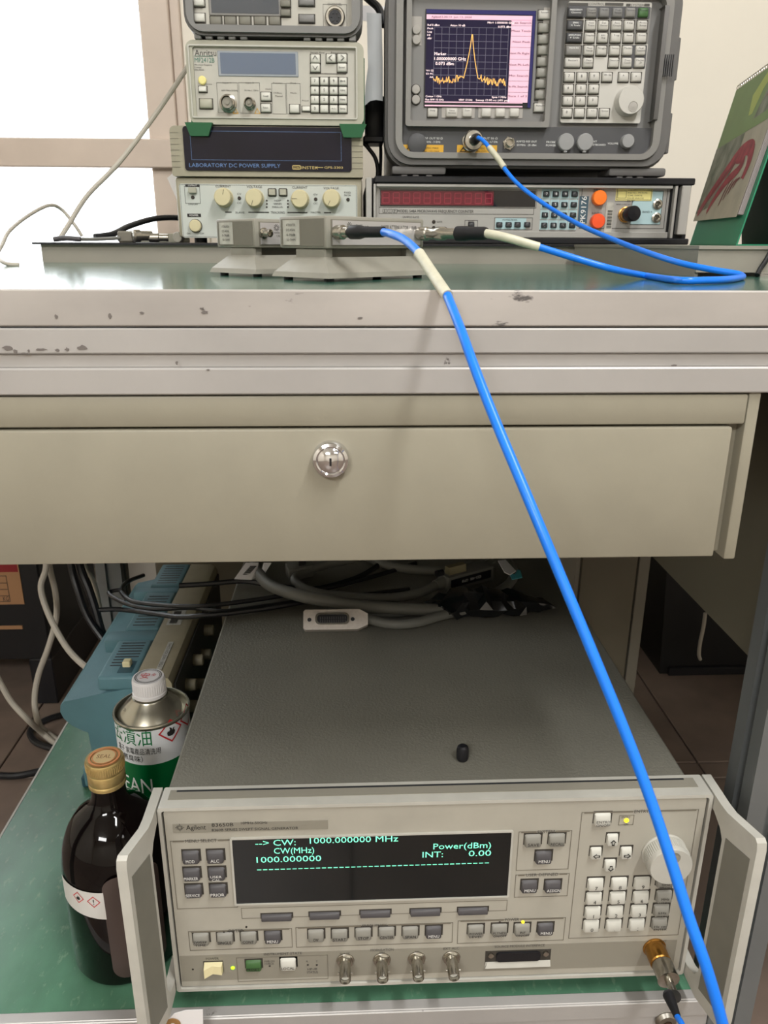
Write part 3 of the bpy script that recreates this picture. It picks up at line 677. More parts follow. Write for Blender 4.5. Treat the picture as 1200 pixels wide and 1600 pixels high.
# screen bezel
q = box2((0.0737, 0.9869), (0.2336, 1.1183))
obj('screen_surround', MB().ring(rr(q[0] - 0.006, q[1] + 0.006, q[2] - 0.006, q[3] + 0.006, 0.003, 2), rr(q[0], q[1], q[2], q[3], 0.002, 2), 1.020, 1.037), 'analyser_frame', an)
obj('screen_bezel', MB().box(q[0] - .001, q[1] + .001, 1.030, 1.038, q[2] - .001, q[3] + .001), 'analyser_bezel', an, smooth=False)
s0 = (0.0909, 1.0037); s1 = (0.2179, 1.1032)
so = obj('screen', MB().box(s0[0] - .001, s1[0], 1.0285, 1.0305, s0[1] - .001, s1[1]), 'black_plastic', an, smooth=False, label='lit colour screen with one tall peak')
def SX(px): return s0[0] + (px - 664) / (838 - 664) * (s1[0] - s0[0])
def SZq(py): return s0[1] + (165 - py) / (165 - 17) * (s1[1] - s0[1])
SYp = 1.0283
obj('screen_glow_edge', MB().rect(SX(664), SX(837), SZq(23.5), SZq(17.5), SYp).rect(SX(832.5), SX(837), SZq(166), SZq(23), SYp), 'screen_edge', so, smooth=False)
obj('screen_field', MB().rect(SX(664.3), SX(799), SZq(157.5), SZq(32.5), SYp), 'screen_back', so, smooth=False)
pk = MB().rect(SX(664.3), SX(832), SZq(32), SZq(25), SYp).rect(SX(664), SX(824), SZq(165.5), SZq(163.5), SYp).rect(SX(664), SX(824), SZq(159.6), SZq(157.8), SYp)
yb_ = [31, 40, 55.5, 72.5, 90.5, 107.5, 124.5, 142, 158.5]
for k in range(8): pk.rect(SX(799.2), SX(831.8), SZq(yb_[k + 1] - 0.25), SZq(yb_[k] + 0.25), SYp)
obj('screen_menu', pk, 'screen_pink', so, smooth=False)
gr = MB(); gx0, gx1, gy0, gy1 = 677, 795, 44, 148
for k in range(11):
    x = gx0 + (gx1 - gx0) * k / 10; gr.rect(SX(x), SX(x) + 0.0004, SZq(gy1), SZq(gy0), SYp - 0.0004, 0.0001)
    y = gy0 + (gy1 - gy0) * k / 10; gr.rect(SX(gx0), SX(gx1), SZq(y), SZq(y) + 0.0004, SYp - 0.0004, 0.0001)
obj('graticule', gr, 'screen_grid', so, smooth=False)
tr = []; rnd = random.Random(3)
for k in range(0, 119):
    x = 677 + k; d = abs(x - 737.5)
    b = 125 - 6 * math.exp(-((d - 12) / 14.0) ** 2) if d > 11 else 43 + 75 * (d / 11.0) ** 0.62
    if d > 11: b += rnd.uniform(-6.5, 6.0) * (1 if d > 16 else 0.5) + (2 if x > 760 else 0)
    tr.append((SX(x), SYp - 0.0006, SZq(b)))
obj('spectrum_trace', MB().tube(tr, 0.00042, 4, smooth=False), 'screen_trace', so, smooth=False)
st = MB(); ty = SYp - 0.0010
for t, x, y, h, w_ in (('Ref 0 dBm', 666, 41, 2.2, 16), ('Atten 10 dB', 702, 41, 2.2, 20), ('Mkr1 1.0000000 GHz', 761, 36, 2.2, 36), ('0.073 dBm', 778, 42, 2.2, 18), ('Peak', 666, 46, 2, 8), ('Log', 666, 51, 2, 6), ('10', 666, 56, 2, 4), ('dB/', 666, 61, 2, 6),
                       ('Marker', 678, 84, 3.4, 16), ('1.000000000 GHz', 678, 91.5, 3.6, 43), ('0.073 dBm', 680, 99, 3.6, 25), ('W1 S2', 665, 110, 2, 10), ('S3 FC', 665, 115, 2, 10), ('AA', 671, 120, 2, 5), ('Center 1 GHz', 665, 150, 2.2, 22), ('Res BW 10 kHz', 665, 155, 2.2, 25), ('VBW 10 kHz', 719, 155, 2.2, 19), ('Sweep 12.00 ms (401 pts)', 747, 155, 2.2, 46), ('Span 1 MHz', 773, 150, 2.2, 20)):
    st.text(t, SX(x), SZq(y), ty, h * 0.0009, w_ * 0.00086, 'LEFT')
obj('screen_text', st, 'screen_white', so, smooth=False)
sk = MB()
for i, t in enumerate(('Peak Search', 'Meas Tools', 'Next Peak', 'Next Pk Right', 'Next Pk Left', 'Min Search', 'Pk-Pk Search', 'More 1 of 2')):
    sk.text(t, SX(830.5), SZq((35.5, 47.5, 64, 81.5, 99, 116, 133, 148)[i]), ty + 0.0002, 0.0020, min(0.024, len(t) * 0.00225), 'RIGHT')
sk.text('Agilent', SX(672), SZq(28.5), ty + 0.0002, 0.0020, 0.0100, 'LEFT').text('12:30:13  Jun 13, 2024', SX(686), SZq(28.5), ty + 0.0002, 0.0017, 0.036, 'LEFT')
obj('screen_menu_text', sk, 'screen_ink', so, smooth=False)
# analyser keys
ak = MB(); awt = MB(); asoc = MB(); KY = 1.030
def akey(p, m_, w=0.0122, h=0.0102, t=None, white=False, y=KY, d=0.004):
    inst('key', key_mesh(w, h, d, m_, 0.0006), (p[0], y, p[1]), an)
    asoc.rect(p[0] - w/2 - 0.0006, p[0] + w/2 + 0.0010, p[1] - h/2 - 0.0012, p[1] + h/2 + 0.0005, y, 0.0004)
    if t:
        L = t.split('|')
        for i, s_ in enumerate(L): (awt if white else ak).text(s_, p[0] - (0.0 if len(s_) > 1 else 0.001), p[1] + 0.0020 - i * 0.0026 - (0.0012 if len(L) == 1 and len(s_) < 3 else 0), y - d - 0.0003, 0.0016 if len(s_) > 2 else 0.0028, min(w * 0.78, 0.0016 * len(s_)))
PD = MB()
for a, b in (((0.2268, 0.9995), (0.2342, 1.1069)), ((0.1116, 0.9914), (0.1511, 1.0028)), ((0.1554, 0.9918), (0.2087, 1.0034)), ((0.0736, 1.0667), (0.0857, 1.0959))):
    q = box2(a, b); PD.rect(q[0], q[1], q[2], q[3], 1.030, 0.0005)
obj('key_pads', PD, 'analyser_pad', an, smooth=False)
for i, p in enumerate([(0.2273,1.0994), (0.2275,1.0862), (0.228,1.0746), (0.2284,1.0635), (0.2285,1.0516), (0.2289,1.0403), (0.2286,1.0286), (0.2287,1.0171), (0.2287,1.0032)]):
    akey(p, 'analyser_light' if i in (0, 8) else 'key_mid', 0.0142 if i in (0, 8) else 0.0132, 0.0098 if i in (0, 8) else 0.0104, {0: 'System', 8: 'Return'}.get(i))
for p, t in zip([(0.1004,0.9967), (0.1233,0.9969), (0.1417,0.9971), (0.1646,0.9974), (0.1815,0.9975), (0.1984,0.9977)], ('Help', 'Next|Window', 'Zoom', '\\', '|<-', '->|')):
    akey(p, 'analyser_light', 0.0142 if t.startswith('Next') else 0.0122, 0.0100, t if len(t) > 3 and '|' != t[0] else None)
for p in [(0.0796,1.0823), (0.0798,1.072), (0.0801,1.0209), (0.0803,1.0101)]:
    obj('round_key', MB().lathe([(0.0050, 0), (0.0050, 0.0028), (0.0044, 0.0036), (0, 0.0038)], (p[0], 1.030, p[1]), (0, -1, 0), 20, cap=False), 'analyser_pad', an)
    obj('key_ring', MB().cyl((p[0], 1.0305, p[1]), (0, -1, 0), 0.0060, 0.0008, 20), 'key_socket', an)
# control panel
q = box2((0.255, 0.9877), (0.3525, 1.1139))
obj('control_panel', MB().prism(rr(q[0], q[1], q[2], q[3], 0.002, 2), 1.030, 1.038), 'analyser_light', an, smooth=False)
gp = MB(); gd = MB()
for a, b, mb_ in (((0.2799, 1.0468), (0.2857, 1.1077), gp), ((0.2931, 1.0609), (0.3201, 1.1082), gp), ((0.3255, 1.0719), (0.3524, 1.1086), gp), ((0.2578, 1.0466), (0.2885, 1.0695), gp), ((0.2551, 1.0976), (0.3508, 1.1092), gd), ((0.3243, 1.0467), (0.3515, 1.0703), gd)):
    r_ = box2(a, b); mb_.rect(r_[0], r_[1], r_[2], r_[3], 1.030 - (0.0004 if mb_ is gd else 0.0), 0.0003)
obj('key_pads', gp, 'analyser_frame', an, smooth=False); obj('key_pads', gd, 'analyser_dark', an, smooth=False)
rows = [
 ([(0.2635,1.1022), (0.282,1.1025), (0.2967,1.1027), (0.3122,1.1029), (0.3273,1.1031), (0.3426,1.1033)], ['FREQUENCY|Channel', 'Input|Output', 'MODE', 'Mode|Setup', 'System', 'Preset'], ['analyser_dark', 'analyser_frame', 'analyser_bezel', 'analyser_bezel', 'analyser_frame', 'key_green']),
 ([(0.2638,1.0893), (0.2821,1.0895), (0.2971,1.0897), (0.3125,1.0899), (0.3274,1.0901), (0.3429,1.0904)], ['SPAN|X Scale', 'View|Trace', 'Det|Demod', 'Auto|Couple', 'File', 'Print|Setup'], None),
 ([(0.2638,1.0768), (0.2819,1.077), (0.2975,1.0772), (0.3128,1.0774), (0.328,1.0776), (0.3434,1.0778)], ['AMPLITUDE|Y Scale', 'Display', 'BW/|Avg', 'Trig', 'Save', 'Print'], None),
 ([(0.2642,1.0637), (0.2824,1.064), (0.2974,1.0641), (0.3129,1.0643), (0.3282,1.0645), (0.3438,1.0647)], ['MEASURE', 'Meas|Setup', 'Single', 'Sweep', 'Marker', 'Peak|Search'], None),
 ([(0.2641,1.0512), (0.2826,1.0514), (0.3131,1.0518), (0.3286,1.052), (0.344,1.0522)], ['Restart', 'Meas|Control', 'Source', 'Freq|Count', 'Marker|->'], None)]
for ri, (ps, ts, cs) in enumerate(rows):
    for ci, (p, t) in enumerate(zip(ps, ts)):
        c_ = cs[ci] if cs else ('analyser_dark' if ci == 0 and ri < 3 else ('analyser_frame' if ri == 3 and ci == 0 else 'analyser_light'))
        akey(p, c_, 0.0186 if ci == 0 else 0.0122, 0.0104, t, c_ in ('analyser_dark',) or (ri == 3 and ci == 0))
for ps, ts in (([(0.2616,1.0361), (0.2767,1.0362), (0.2915,1.0364), (0.3068,1.0366), (0.3266,1.0368), (0.3418,1.037)], ['7', '8', '9', 'Bk Sp', '^', 'v']), ([(0.2616,1.0235), (0.2768,1.0237), (0.292,1.0238)], '456'), ([(0.2618,1.0109), (0.277,1.011), (0.2921,1.0112)], '123'), ([(0.262,0.9979), (0.277,0.998), (0.2923,0.9982), (0.3073,0.9983)], ['0', '.', '+/-', 'Enter'])):
    for p, t in zip(ps, ts): akey(p, 'analyser_light', 0.0122, 0.0100, t)
lt = MB()
lt.text('CONTROL', 0.2876, 1.1112, 1.0295, 0.0024, 0.018).text('SYSTEM', 0.3355, 1.1109, 1.0295, 0.0024, 0.016)
for a, b in (((0.2549, 1.1094), (0.2778, 1.112)), ((0.2974, 1.1101), (0.3189, 1.1126)), ((0.3222, 1.1098), (0.3272, 1.1121)), ((0.3439, 1.1101), (0.3497, 1.1124))):
    r_ = box2(a, b); lt.rect(*r_, 1.0297)
obj('panel_lettering', lt, 'ink_mid', an, smooth=False)
obj('key_sockets', asoc, 'key_socket', an, smooth=False)
obj('key_lettering', ak, 'ink_dark', an, smooth=False); obj('key_lettering', awt, 'ink_white', an, smooth=False)
kx, kz = 0.3348, 1.0108
ko = obj('tuning_knob', MB().lathe([(0.0165, 0.0), (0.0165, 0.001), (0.0158, 0.002), (0.0156, 0.0120), (0.0148, 0.0134), (0, 0.0136)], (kx, 1.030, kz), (0, -1, 0), 40, cap=False), 'analyser_light', an, label='pale round tuning knob')
obj('finger_dimple', MB().lathe([(0.0056, 0.0), (0.005, -0.0004), (0.003, -0.0002), (0.0, 0.0001)], (kx + 0.0028, 1.0160, kz - 0.0070), (0, -1, 0), 20, cap=False), 'analyser_pad', ko)
q = box2((0.3657, 0.9896), (0.3666, 1.1086))
gpz = obj('side_grip', MB().box(q[0], q[1] , 1.016, 1.04, q[2], q[3], 0.003, 2), 'analyser_grey', an)
for k in range(5): obj('grip_rib', MB().box(q[0] + 0.004 + k * 0.0024, q[0] + 0.0049 + k * 0.0024, 1.0152, 1.018, 1.036, 1.0585), 'analyser_dark', gpz, smooth=False)
# lower connector panel
q = box2((0.0637, 0.9496), (0.3736, 0.9826))
obj('connector_panel', MB().prism(rr(q[0], q[1], q[2], q[3], (0.012, 0.012, 0.001, 0.001), 4), 1.029, 1.0365), 'analyser_dark', an)
yl = MB(); yt = MB(); wt = MB()
for a, b in (((0.0649, 0.9517), (0.1147, 0.9617)), ((0.1311, 0.9523), (0.1797, 0.9619))):
    r_ = box2(a, b); yl.rect(*r_, 1.029, 0.0003)
    yt.text('50 VDC MAX', r_[1] - 0.016, r_[3] - 0.0035, 1.0285, 0.0020, 0.020).text('+30 dBm (1W) MAX', r_[1] - 0.018, r_[2] + 0.003, 1.0285, 0.0016, 0.026)
    yt.ring([(r_[0] + .003, r_[2] + .002), (r_[0] + .012, r_[2] + .002), (r_[0] + .0075, r_[3] - .002)], [(r_[0] + .0045, r_[2] + .003), (r_[0] + .0105, r_[2] + .003), (r_[0] + .0075, r_[3] - .004)], 1.0284, 1.0286)
obj('warning_label', yl, 'label_yellow', an, smooth=False, label='yellow warning labels'); obj('warning_lettering', yt, 'ink_dark', an, smooth=False)
for t, p, w_ in (('RF OUT 50 Ω', (0.1027, 0.9689), 0.021), ('9 kHz - 3 GHz', (0.1013, 0.965), 0.019), ('INPUT 50 Ω', (0.1692, 0.9695), 0.021), ('9 kHz - 6.7 GHz', (0.171, 0.9657), 0.018), ('AMPTD REF OUT', (0.2153, 0.9664), 0.025), ('50 MHz  -20 dBm', (0.2156, 0.9625), 0.024), ('PROBE', (0.245, 0.966), 0.011), ('POWER', (0.2453, 0.9624), 0.012), ('EXT', (0.2982, 0.9671), 0.006), ('KEYBOARD', (0.3033, 0.9636), 0.018), ('VOLUME', (0.3212, 0.9652), 0.013)):
    wt.text(t, p[0], p[1], 1.0286, 0.0021, w_)
obj('panel_lettering', wt, 'ink_white', an, smooth=False)
p = (0.0826, 0.9626); obj('blank_cap', MB().lathe([(0.0115, 0), (0.0115, 0.004), (0.010, 0.005), (0, 0.005)], (p[0], 1.029, p[1]), (0, -1, 0), 28, cap=False), 'cap_dark', an)
for p, r_ in zip([(0.2619,0.9654), (0.2851,0.9656), (0.3372,0.9672)], (0.0098, 0.0098, 0.0078)):
    kb = obj('dust_cap', MB().lathe([(r_, 0), (r_, 0.0075), (r_ * 0.9, 0.0088), (0, 0.009)], (p[0], 1.029, p[1]), (0, -1, 0), 28, cap=False), 'cap_grey', an)
    if r_ > 0.009: obj('cap_tab', MB().box(p[0] - 0.002, p[0] + 0.002, 1.021, 1.027, p[1] - r_ - 0.002, p[1] - r_ + 0.001, 0.0006), 'cap_grey', kb)
for p, r_ in zip([(0.1488,0.9655), (0.1938,0.9641)], (0.0115, 0.0068)):
    c = (p[0], 1.029, p[1])
    nb_ = MB().lathe([(r_, 0), (r_, 0.002), (r_ * 0.95, 0.0024)], c, (0, -1, 0), 28).lathe([(r_ * 1.12, 0.0), (r_ * 1.12, 0.0012)], c, (0, -1, 0), 6)
    nb_.lathe([(r_ * 0.74, 0.0020), (r_ * 0.74, 0.010), (r_ * 0.62, 0.0105), (r_ * 0.60, 0.005), (0, 0.005)], c, (0, -1, 0), 24, cap=False)
    obj('rf_socket', nb_, 'nickel', an)

# ================================================================ FREQUENCY COUNTER under the analyser
CY = 1.022
fc = thing('frequency_counter', 'wide silver microwave frequency counter with a dark red display under the analyzer', 'instrument', (0.22, 1.2, RZ))
cx0, cx1 = 0.0191, 0.4223
cz1 = 0.9258
obj('case', MB().box(cx0 + 0.004, cx1 - 0.004, 1.045, 1.40, RZ + 0.0005, cz1, 0.002), 'black_matt', fc)
obj('case_edge', MB().box(cx0 + .001, cx1, 1.010, 1.05, RZ + 0.0004, RZ + 0.0075, 0.0012).box(cx0 + 0.012, cx1, 1.012, 1.05, cz1 - 0.0078, cz1, 0.0012), 'black_plastic', fc, label='black plastic case edges')
obj('front_rail', MB().box(cx0 + 0.014, 0.3961, 1.014, 1.04, RZ + 0.0078, RZ + 0.0150, 0.0006).box(cx0 + 0.014, 0.3961, 1.014, 1.04, cz1 - 0.0120, cz1 - 0.0085, 0.0006), 'counter_silver', fc)
obj('front_panel', MB().box(cx0 + 0.014, 0.4, CY, CY + 0.004, RZ + 0.0150, cz1 - 0.0120), 'counter_silver', fc, smooth=False)
obj('side_rail', MB().box(cx0 + 0.0015, cx0 + 0.0085, 1.012, 1.05, RZ + 0.008, cz1 - 0.002, 0.0006), 'counter_silver', fc)
obj('side_rail', MB().box(cx0 + 0.0105, cx0 + 0.0135, 1.012, 1.05, RZ + 0.008, cz1 - 0.009, 0.0006), 'counter_silver', fc)
obj('side_rail', MB().box(0.3985, 0.4017, 1.012, 1.05, RZ + 0.008, cz1 - 0.009, 0.0004), 'counter_silver', fc)
obj('side_recess', MB().box(0.3961, cx1 - 0.001, 1.020, 1.046, RZ + 0.006, cz1 - 0.006), 'black_matt', fc, smooth=False)
obj('corner_grip', MB().box(0.4064, 0.4175, 1.010, 1.03, 0.8608, 0.9173, 0.001), 'counter_silver', fc)
q = box2((0.038, 0.8923), (0.229, 0.9112))
dd = obj('display', MB().box(q[0], q[1], CY - 0.0008, CY + 0.001, q[2], q[3]), 'black_gloss', fc, smooth=False, label='dark red numeric display')
rq = box2((0.0388, 0.8937), (0.1771, 0.9098))
obj('red_filter', MB().rect(rq[0], rq[1], rq[2], rq[3], CY - 0.0008), 'counter_red', dd, smooth=False)
sgm = MB()
for k in range(11):
    x = rq[0] + (k + 0.5) * (rq[1] - rq[0]) / 11; w_ = 0.0038; h_ = 0.0058; zc = (rq[2] + rq[3]) / 2; e = 0.0004
    for a in ((x - w_, x + w_, zc - e, zc + e), (x - w_, x + w_, zc + h_ - e, zc + h_ + e), (x - w_, x + w_, zc - h_ - e, zc - h_ + e), (x - w_ - e, x - w_ + e, zc - h_, zc + h_), (x + w_ - e, x + w_ + e, zc - h_, zc + h_)): sgm.rect(*a, CY - 0.0011, 0.0001)
obj('digit_segments', sgm, 'seg_red', dd, smooth=False)
l1 = MB(); l2 = MB()
lines(l1, [box2((0.0364, 0.8835), (0.228, 0.8912)), box2((0.1426, 0.8671), (0.1589, 0.8768)), box2((0.1793, 0.8658), (0.2271, 0.8801)), box2((0.0364, 0.8908), (0.2305, 0.9123))], CY, 0.0005)
l1.text('MODEL 548A MICROWAVE FREQUENCY COUNTER', 0.0592, 0.8869, CY - 0.0006, 0.0034, 0.094, 'LEFT')
l1.text('SAMPLE RATE', 0.0758, 0.88, CY - 0.0006, 0.0021, 0.020).text('GATE', 0.1114, 0.8747, CY - 0.0006, 0.0018, 0.007).text('SEARCH', 0.1139, 0.868, CY - 0.0006, 0.0018, 0.010).text('RESET', 0.151, 0.8753, CY - 0.0006, 0.0014, 0.007)
for k, t in enumerate('EIP'):
    x = 0.0404 + k * 0.0062 + 0.001; lines(l1, [(x - 0.0003, x + 0.005, 0.8846, 0.889)], CY, 0.0004); l1.text(t, x + 0.0023, 0.8868, CY - 0.0006, 0.0030, 0.0024)
q = box2((0.1809, 0.8665), (0.2192, 0.8793)); pb = MB().rect(q[0], q[1], q[2], q[3], CY)
for i in range(4):
    for j in range(4):
        x = 0.2418 + j * (0.2769 - 0.2418) / 3; z = 0.9074 + i * (0.8714 - 0.9074) / 3
        inst('key', key_mesh(0.0078, 0.0062, 0.004, 'black_plastic', 0.0005), (x, CY, z), fc)
        pb.rect(x - 0.0056, x + 0.0052, z - 0.0052, z + 0.0058, CY)
        if j < 3: l2.text('789456123.0-'[(i * 3 + j)], x, z, CY - 0.0043, 0.0030, 0.002)
lines(l1, [(0.2363, 0.2817, 0.8646, 0.9132)], CY, 0.0005)
for p in [(0.1857,0.8717), (0.1973,0.8718), (0.2085,0.8719), (0.2205,0.8719), (0.1508,0.8716)]: inst('key', key_mesh(0.0078, 0.0062, 0.004, 'black_plastic', 0.0005), (p[0], CY, p[1]), fc)
l1.text('POWER METER', 0.1986, 0.8774, CY - 0.0006, 0.0016, 0.018)
q = box2((0.3498, 0.8726), (0.3879, 0.9119)); pb.rect(q[0], q[1], q[2], q[3], CY); lines(l1, [q, box2((0.2858, 0.8678), (0.3931, 0.9149))], CY - 0.0001, 0.0006)
obj('key_plate', pb, 'plate_blue', fc, smooth=False, label='pale blue printed areas')
l1.text('BAND 1', 0.3064, 0.9128, CY - 0.0006, 0.0022, 0.012).text('10 Hz-100 MHz', 0.3067, 0.9107, CY - 0.0006, 0.0014, 0.014).text('BAND 2', 0.3066, 0.8857, CY - 0.0006, 0.0022, 0.012).text('BAND 4', 0.3699, 0.8876, CY - 0.0006, 0.0022, 0.012).text('BAND 3 1-26.5 GHz', 0.3392, 0.8962, CY - 0.0006, 0.0015, 0.018).text('1-18 GHz', 0.3424, 0.874, CY - 0.0006, 0.0018, 0.010)
obj('panel_lettering', l1, 'ink_dark', fc, smooth=False); obj('key_lettering', l2, 'ink_white', fc, smooth=False)
for p in [(0.1043,0.8746), (0.1044,0.8678)]: disc('indicator_lamp', p, 0.0022, 'led_off', fc, CY, 0.0012)
q = box2((0.2836, 0.8737), (0.2952, 0.9051))
lb = obj('number_label', MB().box(q[0], q[1], CY - 0.0005, CY, q[2], q[3]), 'label_navy', fc, smooth=False, label='dark blue label with vertical lettering')
obj('label_lettering', MB().text('PK9176', (q[0] + q[1]) / 2, (q[2] + q[3]) / 2, CY - 0.0008, 0.0064, 0.0310, rot=PI / 2), 'ink_white', lb, smooth=False)
q = box2((0.3176, 0.8634), (0.327, 0.8984))
lb = obj('barcode_label', MB().prism(rr(q[0], q[1], q[2], q[3], 0.0015), CY - 0.0007, CY - 0.0001), 'sticker', fc)
bc = MB(); z = q[2] + 0.005
while z < q[3] - 0.010:
    t_ = rnd.choice((0.0004, 0.0008, 0.0013)); bc.rect(q[0] + 0.0025, q[0] + 0.0085, z, z + t_, CY - 0.0008, 0.0001); z += t_ + rnd.choice((0.0005, 0.0009))
obj('bars', bc, 'ink_dark', lb, smooth=False)
q = box2((0.3284, 0.9002), (0.3738, 0.9155))
lb = obj('calibration_label', MB().box(q[0], q[1], CY - 0.0008, CY - 0.0002, q[2], q[3]), 'label_pale_yellow', fc, smooth=False, label='yellow calibration label')
t_ = MB(); lines(t_, [(q[0] + .001, q[1] - .001, q[2] + .001, q[3] - .001), (q[0] + .002, q[0] + .013, q[2] + .003, q[3] - .004)], CY - 0.0009, 0.0004)
for k in range(5): t_.text(('CALIBRATION LABEL', 'EQ No. PK9176', 'CAL DATE', 'DUE DATE', 'BY')[k], q[0] + 0.015, q[3] - 0.003 - k * 0.0031, CY - 0.0010, 0.0015, (0.030, 0.024, 0.018, 0.020, 0.010)[k], 'LEFT')
obj('label_lettering', t_, 'ink_mid', lb, smooth=False)
for p, c_ in zip([(0.3068,0.903), (0.3073,0.8763)], ('knob_orange', 'knob_red')):
    obj('dust_cap', MB().lathe([(0.0082, 0), (0.0088, 0.001), (0.0088, 0.0075), (0.0078, 0.009), (0, 0.0093)], (p[0], CY, p[1]), (0, -1, 0), 28, cap=False), c_, fc, label='orange dust cap')
p = (0.3426, 0.8842); obj('socket_collar', MB().lathe([(0.0092, 0), (0.0092, 0.003), (0.0082, 0.0034), (0.0070, 0.010)], (p[0], CY, p[1]), (0, -1, 0), 28), 'brass', fc)
p2 = (0.3463, 0.8849); v_ = Vector((p2[0], 1.0, p2[1])) - Vector((p[0], CY, p[1])); obj('black_cap', MB().lathe([(0.0082, 0.010), (0.0090, 0.011), (0.0090, 0.022), (0.008, 0.0235), (0, 0.024)], (p[0], CY, p[1]), v_, 28, cap=False), 'black_plastic', fc)
for p in [(0.3817,0.8965), (0.382,0.8809)]: obj('coaxial_socket', MB().lathe([(0.0060, 0), (0.0060, 0.002), (0.0040, 0.003), (0.0034, 0.003), (0.0030, 0.001), (0.001, 0.001), (0.001, 0.002), (0, 0.002)], (p[0], CY, p[1]), (0, -1, 0), 20, cap=False), 'nickel', fc)

# ================================================================ INSTRUMENT STACK ON THE LEFT
GY = 1.03
ps = thing('power_supply', 'beige laboratory power supply with four ivory knobs, lowest of the left stack', 'instrument', (-0.095, 1.2, RZ))
gx0, gx1 = -0.2089, 0.0163; gz0, gz1 = RZ + 0.006, 0.9787
zs = 0.9238
obj('case', MB().box(gx0 + 0.004, gx1 - 0.003, 1.05, 1.36, gz0 + 0.003, gz1 - 0.002, 0.003), 'psu_case', ps)
obj('lower_shell', MB().box(gx0, gx1, 1.024, 1.052, gz0, zs, 0.004, 2), 'psu_case', ps)
obj('upper_shell', MB().prism(rr(gx0 - 0.001, gx1 + 0.001, zs + 0.0004, gz1, (0.002, 0.002, 0.006, 0.006), 3), 1.020, 1.052), 'psu_case', ps)
rb_ = MB()
for k in range(7):
    z = zs + 0.010 + k * 0.0062
    rb_.rect(gx0 - 0.0006, gx0 + 0.009, z, z + 0.0005, 1.0199, 0.0003).rect(gx1 - 0.012, gx1 + 0.0006, z, z + 0.0005, 1.0199, 0.0003)
obj('shell_ribs', rb_, 'line_grey', ps, smooth=False)
wq = box2((-0.1942, 0.9303), (0.0037, 0.9781))
pw = obj('display_window', MB().prism(rr(wq[0], wq[1], wq[2], wq[3], 0.0035), 1.0185, 1.021), 'psu_window', ps, label='glossy dark display window')
t_ = MB().text('LABORATORY DC POWER SUPPLY', -0.1892, 0.9363, 1.0182, 0.0042, 0.1080, 'LEFT')
lines(t_, [box2((-0.1858, 0.9419), (-0.0085, 0.9732))], 1.0184, 0.0003)
obj('window_lettering', t_, 'ink_blue', pw, smooth=False)
t_ = MB().text('INSTEK', -0.0565, 0.9345, 1.0180, 0.0032, 0.0200, 'LEFT').text('GPS-3303', -0.0289, 0.9348, 1.0180, 0.0026, 0.0220, 'LEFT').rect(-0.0389, -0.0305, 0.9345, 0.935, 1.0181)
t_.ring(rr(-0.0672, -0.0572, 0.9324, 0.937, 0.001, 2), rr(-0.0672 + .0008, -0.0572 - .0008, 0.9324 + .0008, 0.937 - .0008, 0.0008, 2), 1.0178, 1.0184).text('GW', -0.0622, 0.9345, 1.0180, 0.0022, 0.0070)
obj('window_lettering', t_, 'ink_gold', pw, smooth=False)
pq = box2((-0.2042, 0.8529), (0.0101, 0.9161))
obj('front_panel', MB().prism(rr(pq[0], pq[1], pq[2] + 0.002, pq[3], 0.003), 1.0232, 1.0245), 'psu_panel', ps)
PY_ = 1.0232; pt = MB(); tk = MB()
lines(pt, [(pq[0] + .001, pq[1] - .001, pq[2] + .003, pq[3] - .001)], PY_, 0.0003)
for t, p, w_ in (('CURRENT', (-0.1512, 0.9136), 0.0185), ('VOLTAGE', (-0.114, 0.9131), 0.0185), ('CURRENT', (-0.0593, 0.9128), 0.0185), ('VOLTAGE', (-0.0214, 0.9123), 0.0185), ('ON/OFF', (-0.1887, 0.8932), 0.0115), ('SLAVE', (-0.1329, 0.8841), 0.0110), ('TRACKING', (-0.0871, 0.8844), 0.0170), ('MASTER', (-0.0406, 0.8847), 0.0120),
                 ('INDEP', (-0.0865, 0.8978), 0.008), ('SERIES', (-0.0867, 0.8942), 0.0095), ('PARALLEL', (-0.0868, 0.8906), 0.0130), ('CV', (-0.1325, 0.9051), 0.005), ('CC', (-0.1331, 0.895), 0.005), ('CV', (-0.0405, 0.905), 0.005), ('CC', (-0.0408, 0.8949), 0.005), ('FIXED', (-0.0016, 0.9074), 0.008), ('5V/3A', (-0.0017, 0.9045), 0.008), ('ON', (-0.1967, 0.8596), 0.004), ('OFF', (-0.1803, 0.8597), 0.005)):
    pt.text(t, p[0], p[1], PY_ - 0.0004, 0.0026 if w_ > 0.015 else 0.0020, w_)
for a, b in (((-0.1967, 0.8787), (-0.1802, 0.8824)), ((-0.1964, 0.9126), (-0.1794, 0.9155))):
    r_ = box2(a, b); pt.rect(*r_, PY_, 0.0003)
for a, b in ((352, 362), (388, 420), (449, 480), (506, 517)): pt.rect(-0.1507 + (a - 352) * 0.00078, -0.1507 + (b - 352) * 0.00078, 0.8838, 0.885, PY_)
lines(pt, [box2((-0.1979, 0.8939), (-0.1795, 0.9134))], PY_, 0.0004)
obj('panel_lettering', pt, 'ink_dark', ps, smooth=False)
t_ = MB().text('POWER', -0.1885, 0.8805, PY_ - 0.0006, 0.0020, 0.0105).text('OUTPUT', -0.1879, 0.9141, PY_ - 0.0006, 0.0017, 0.0105)
obj('badge_lettering', t_, 'ink_white', ps, smooth=False)
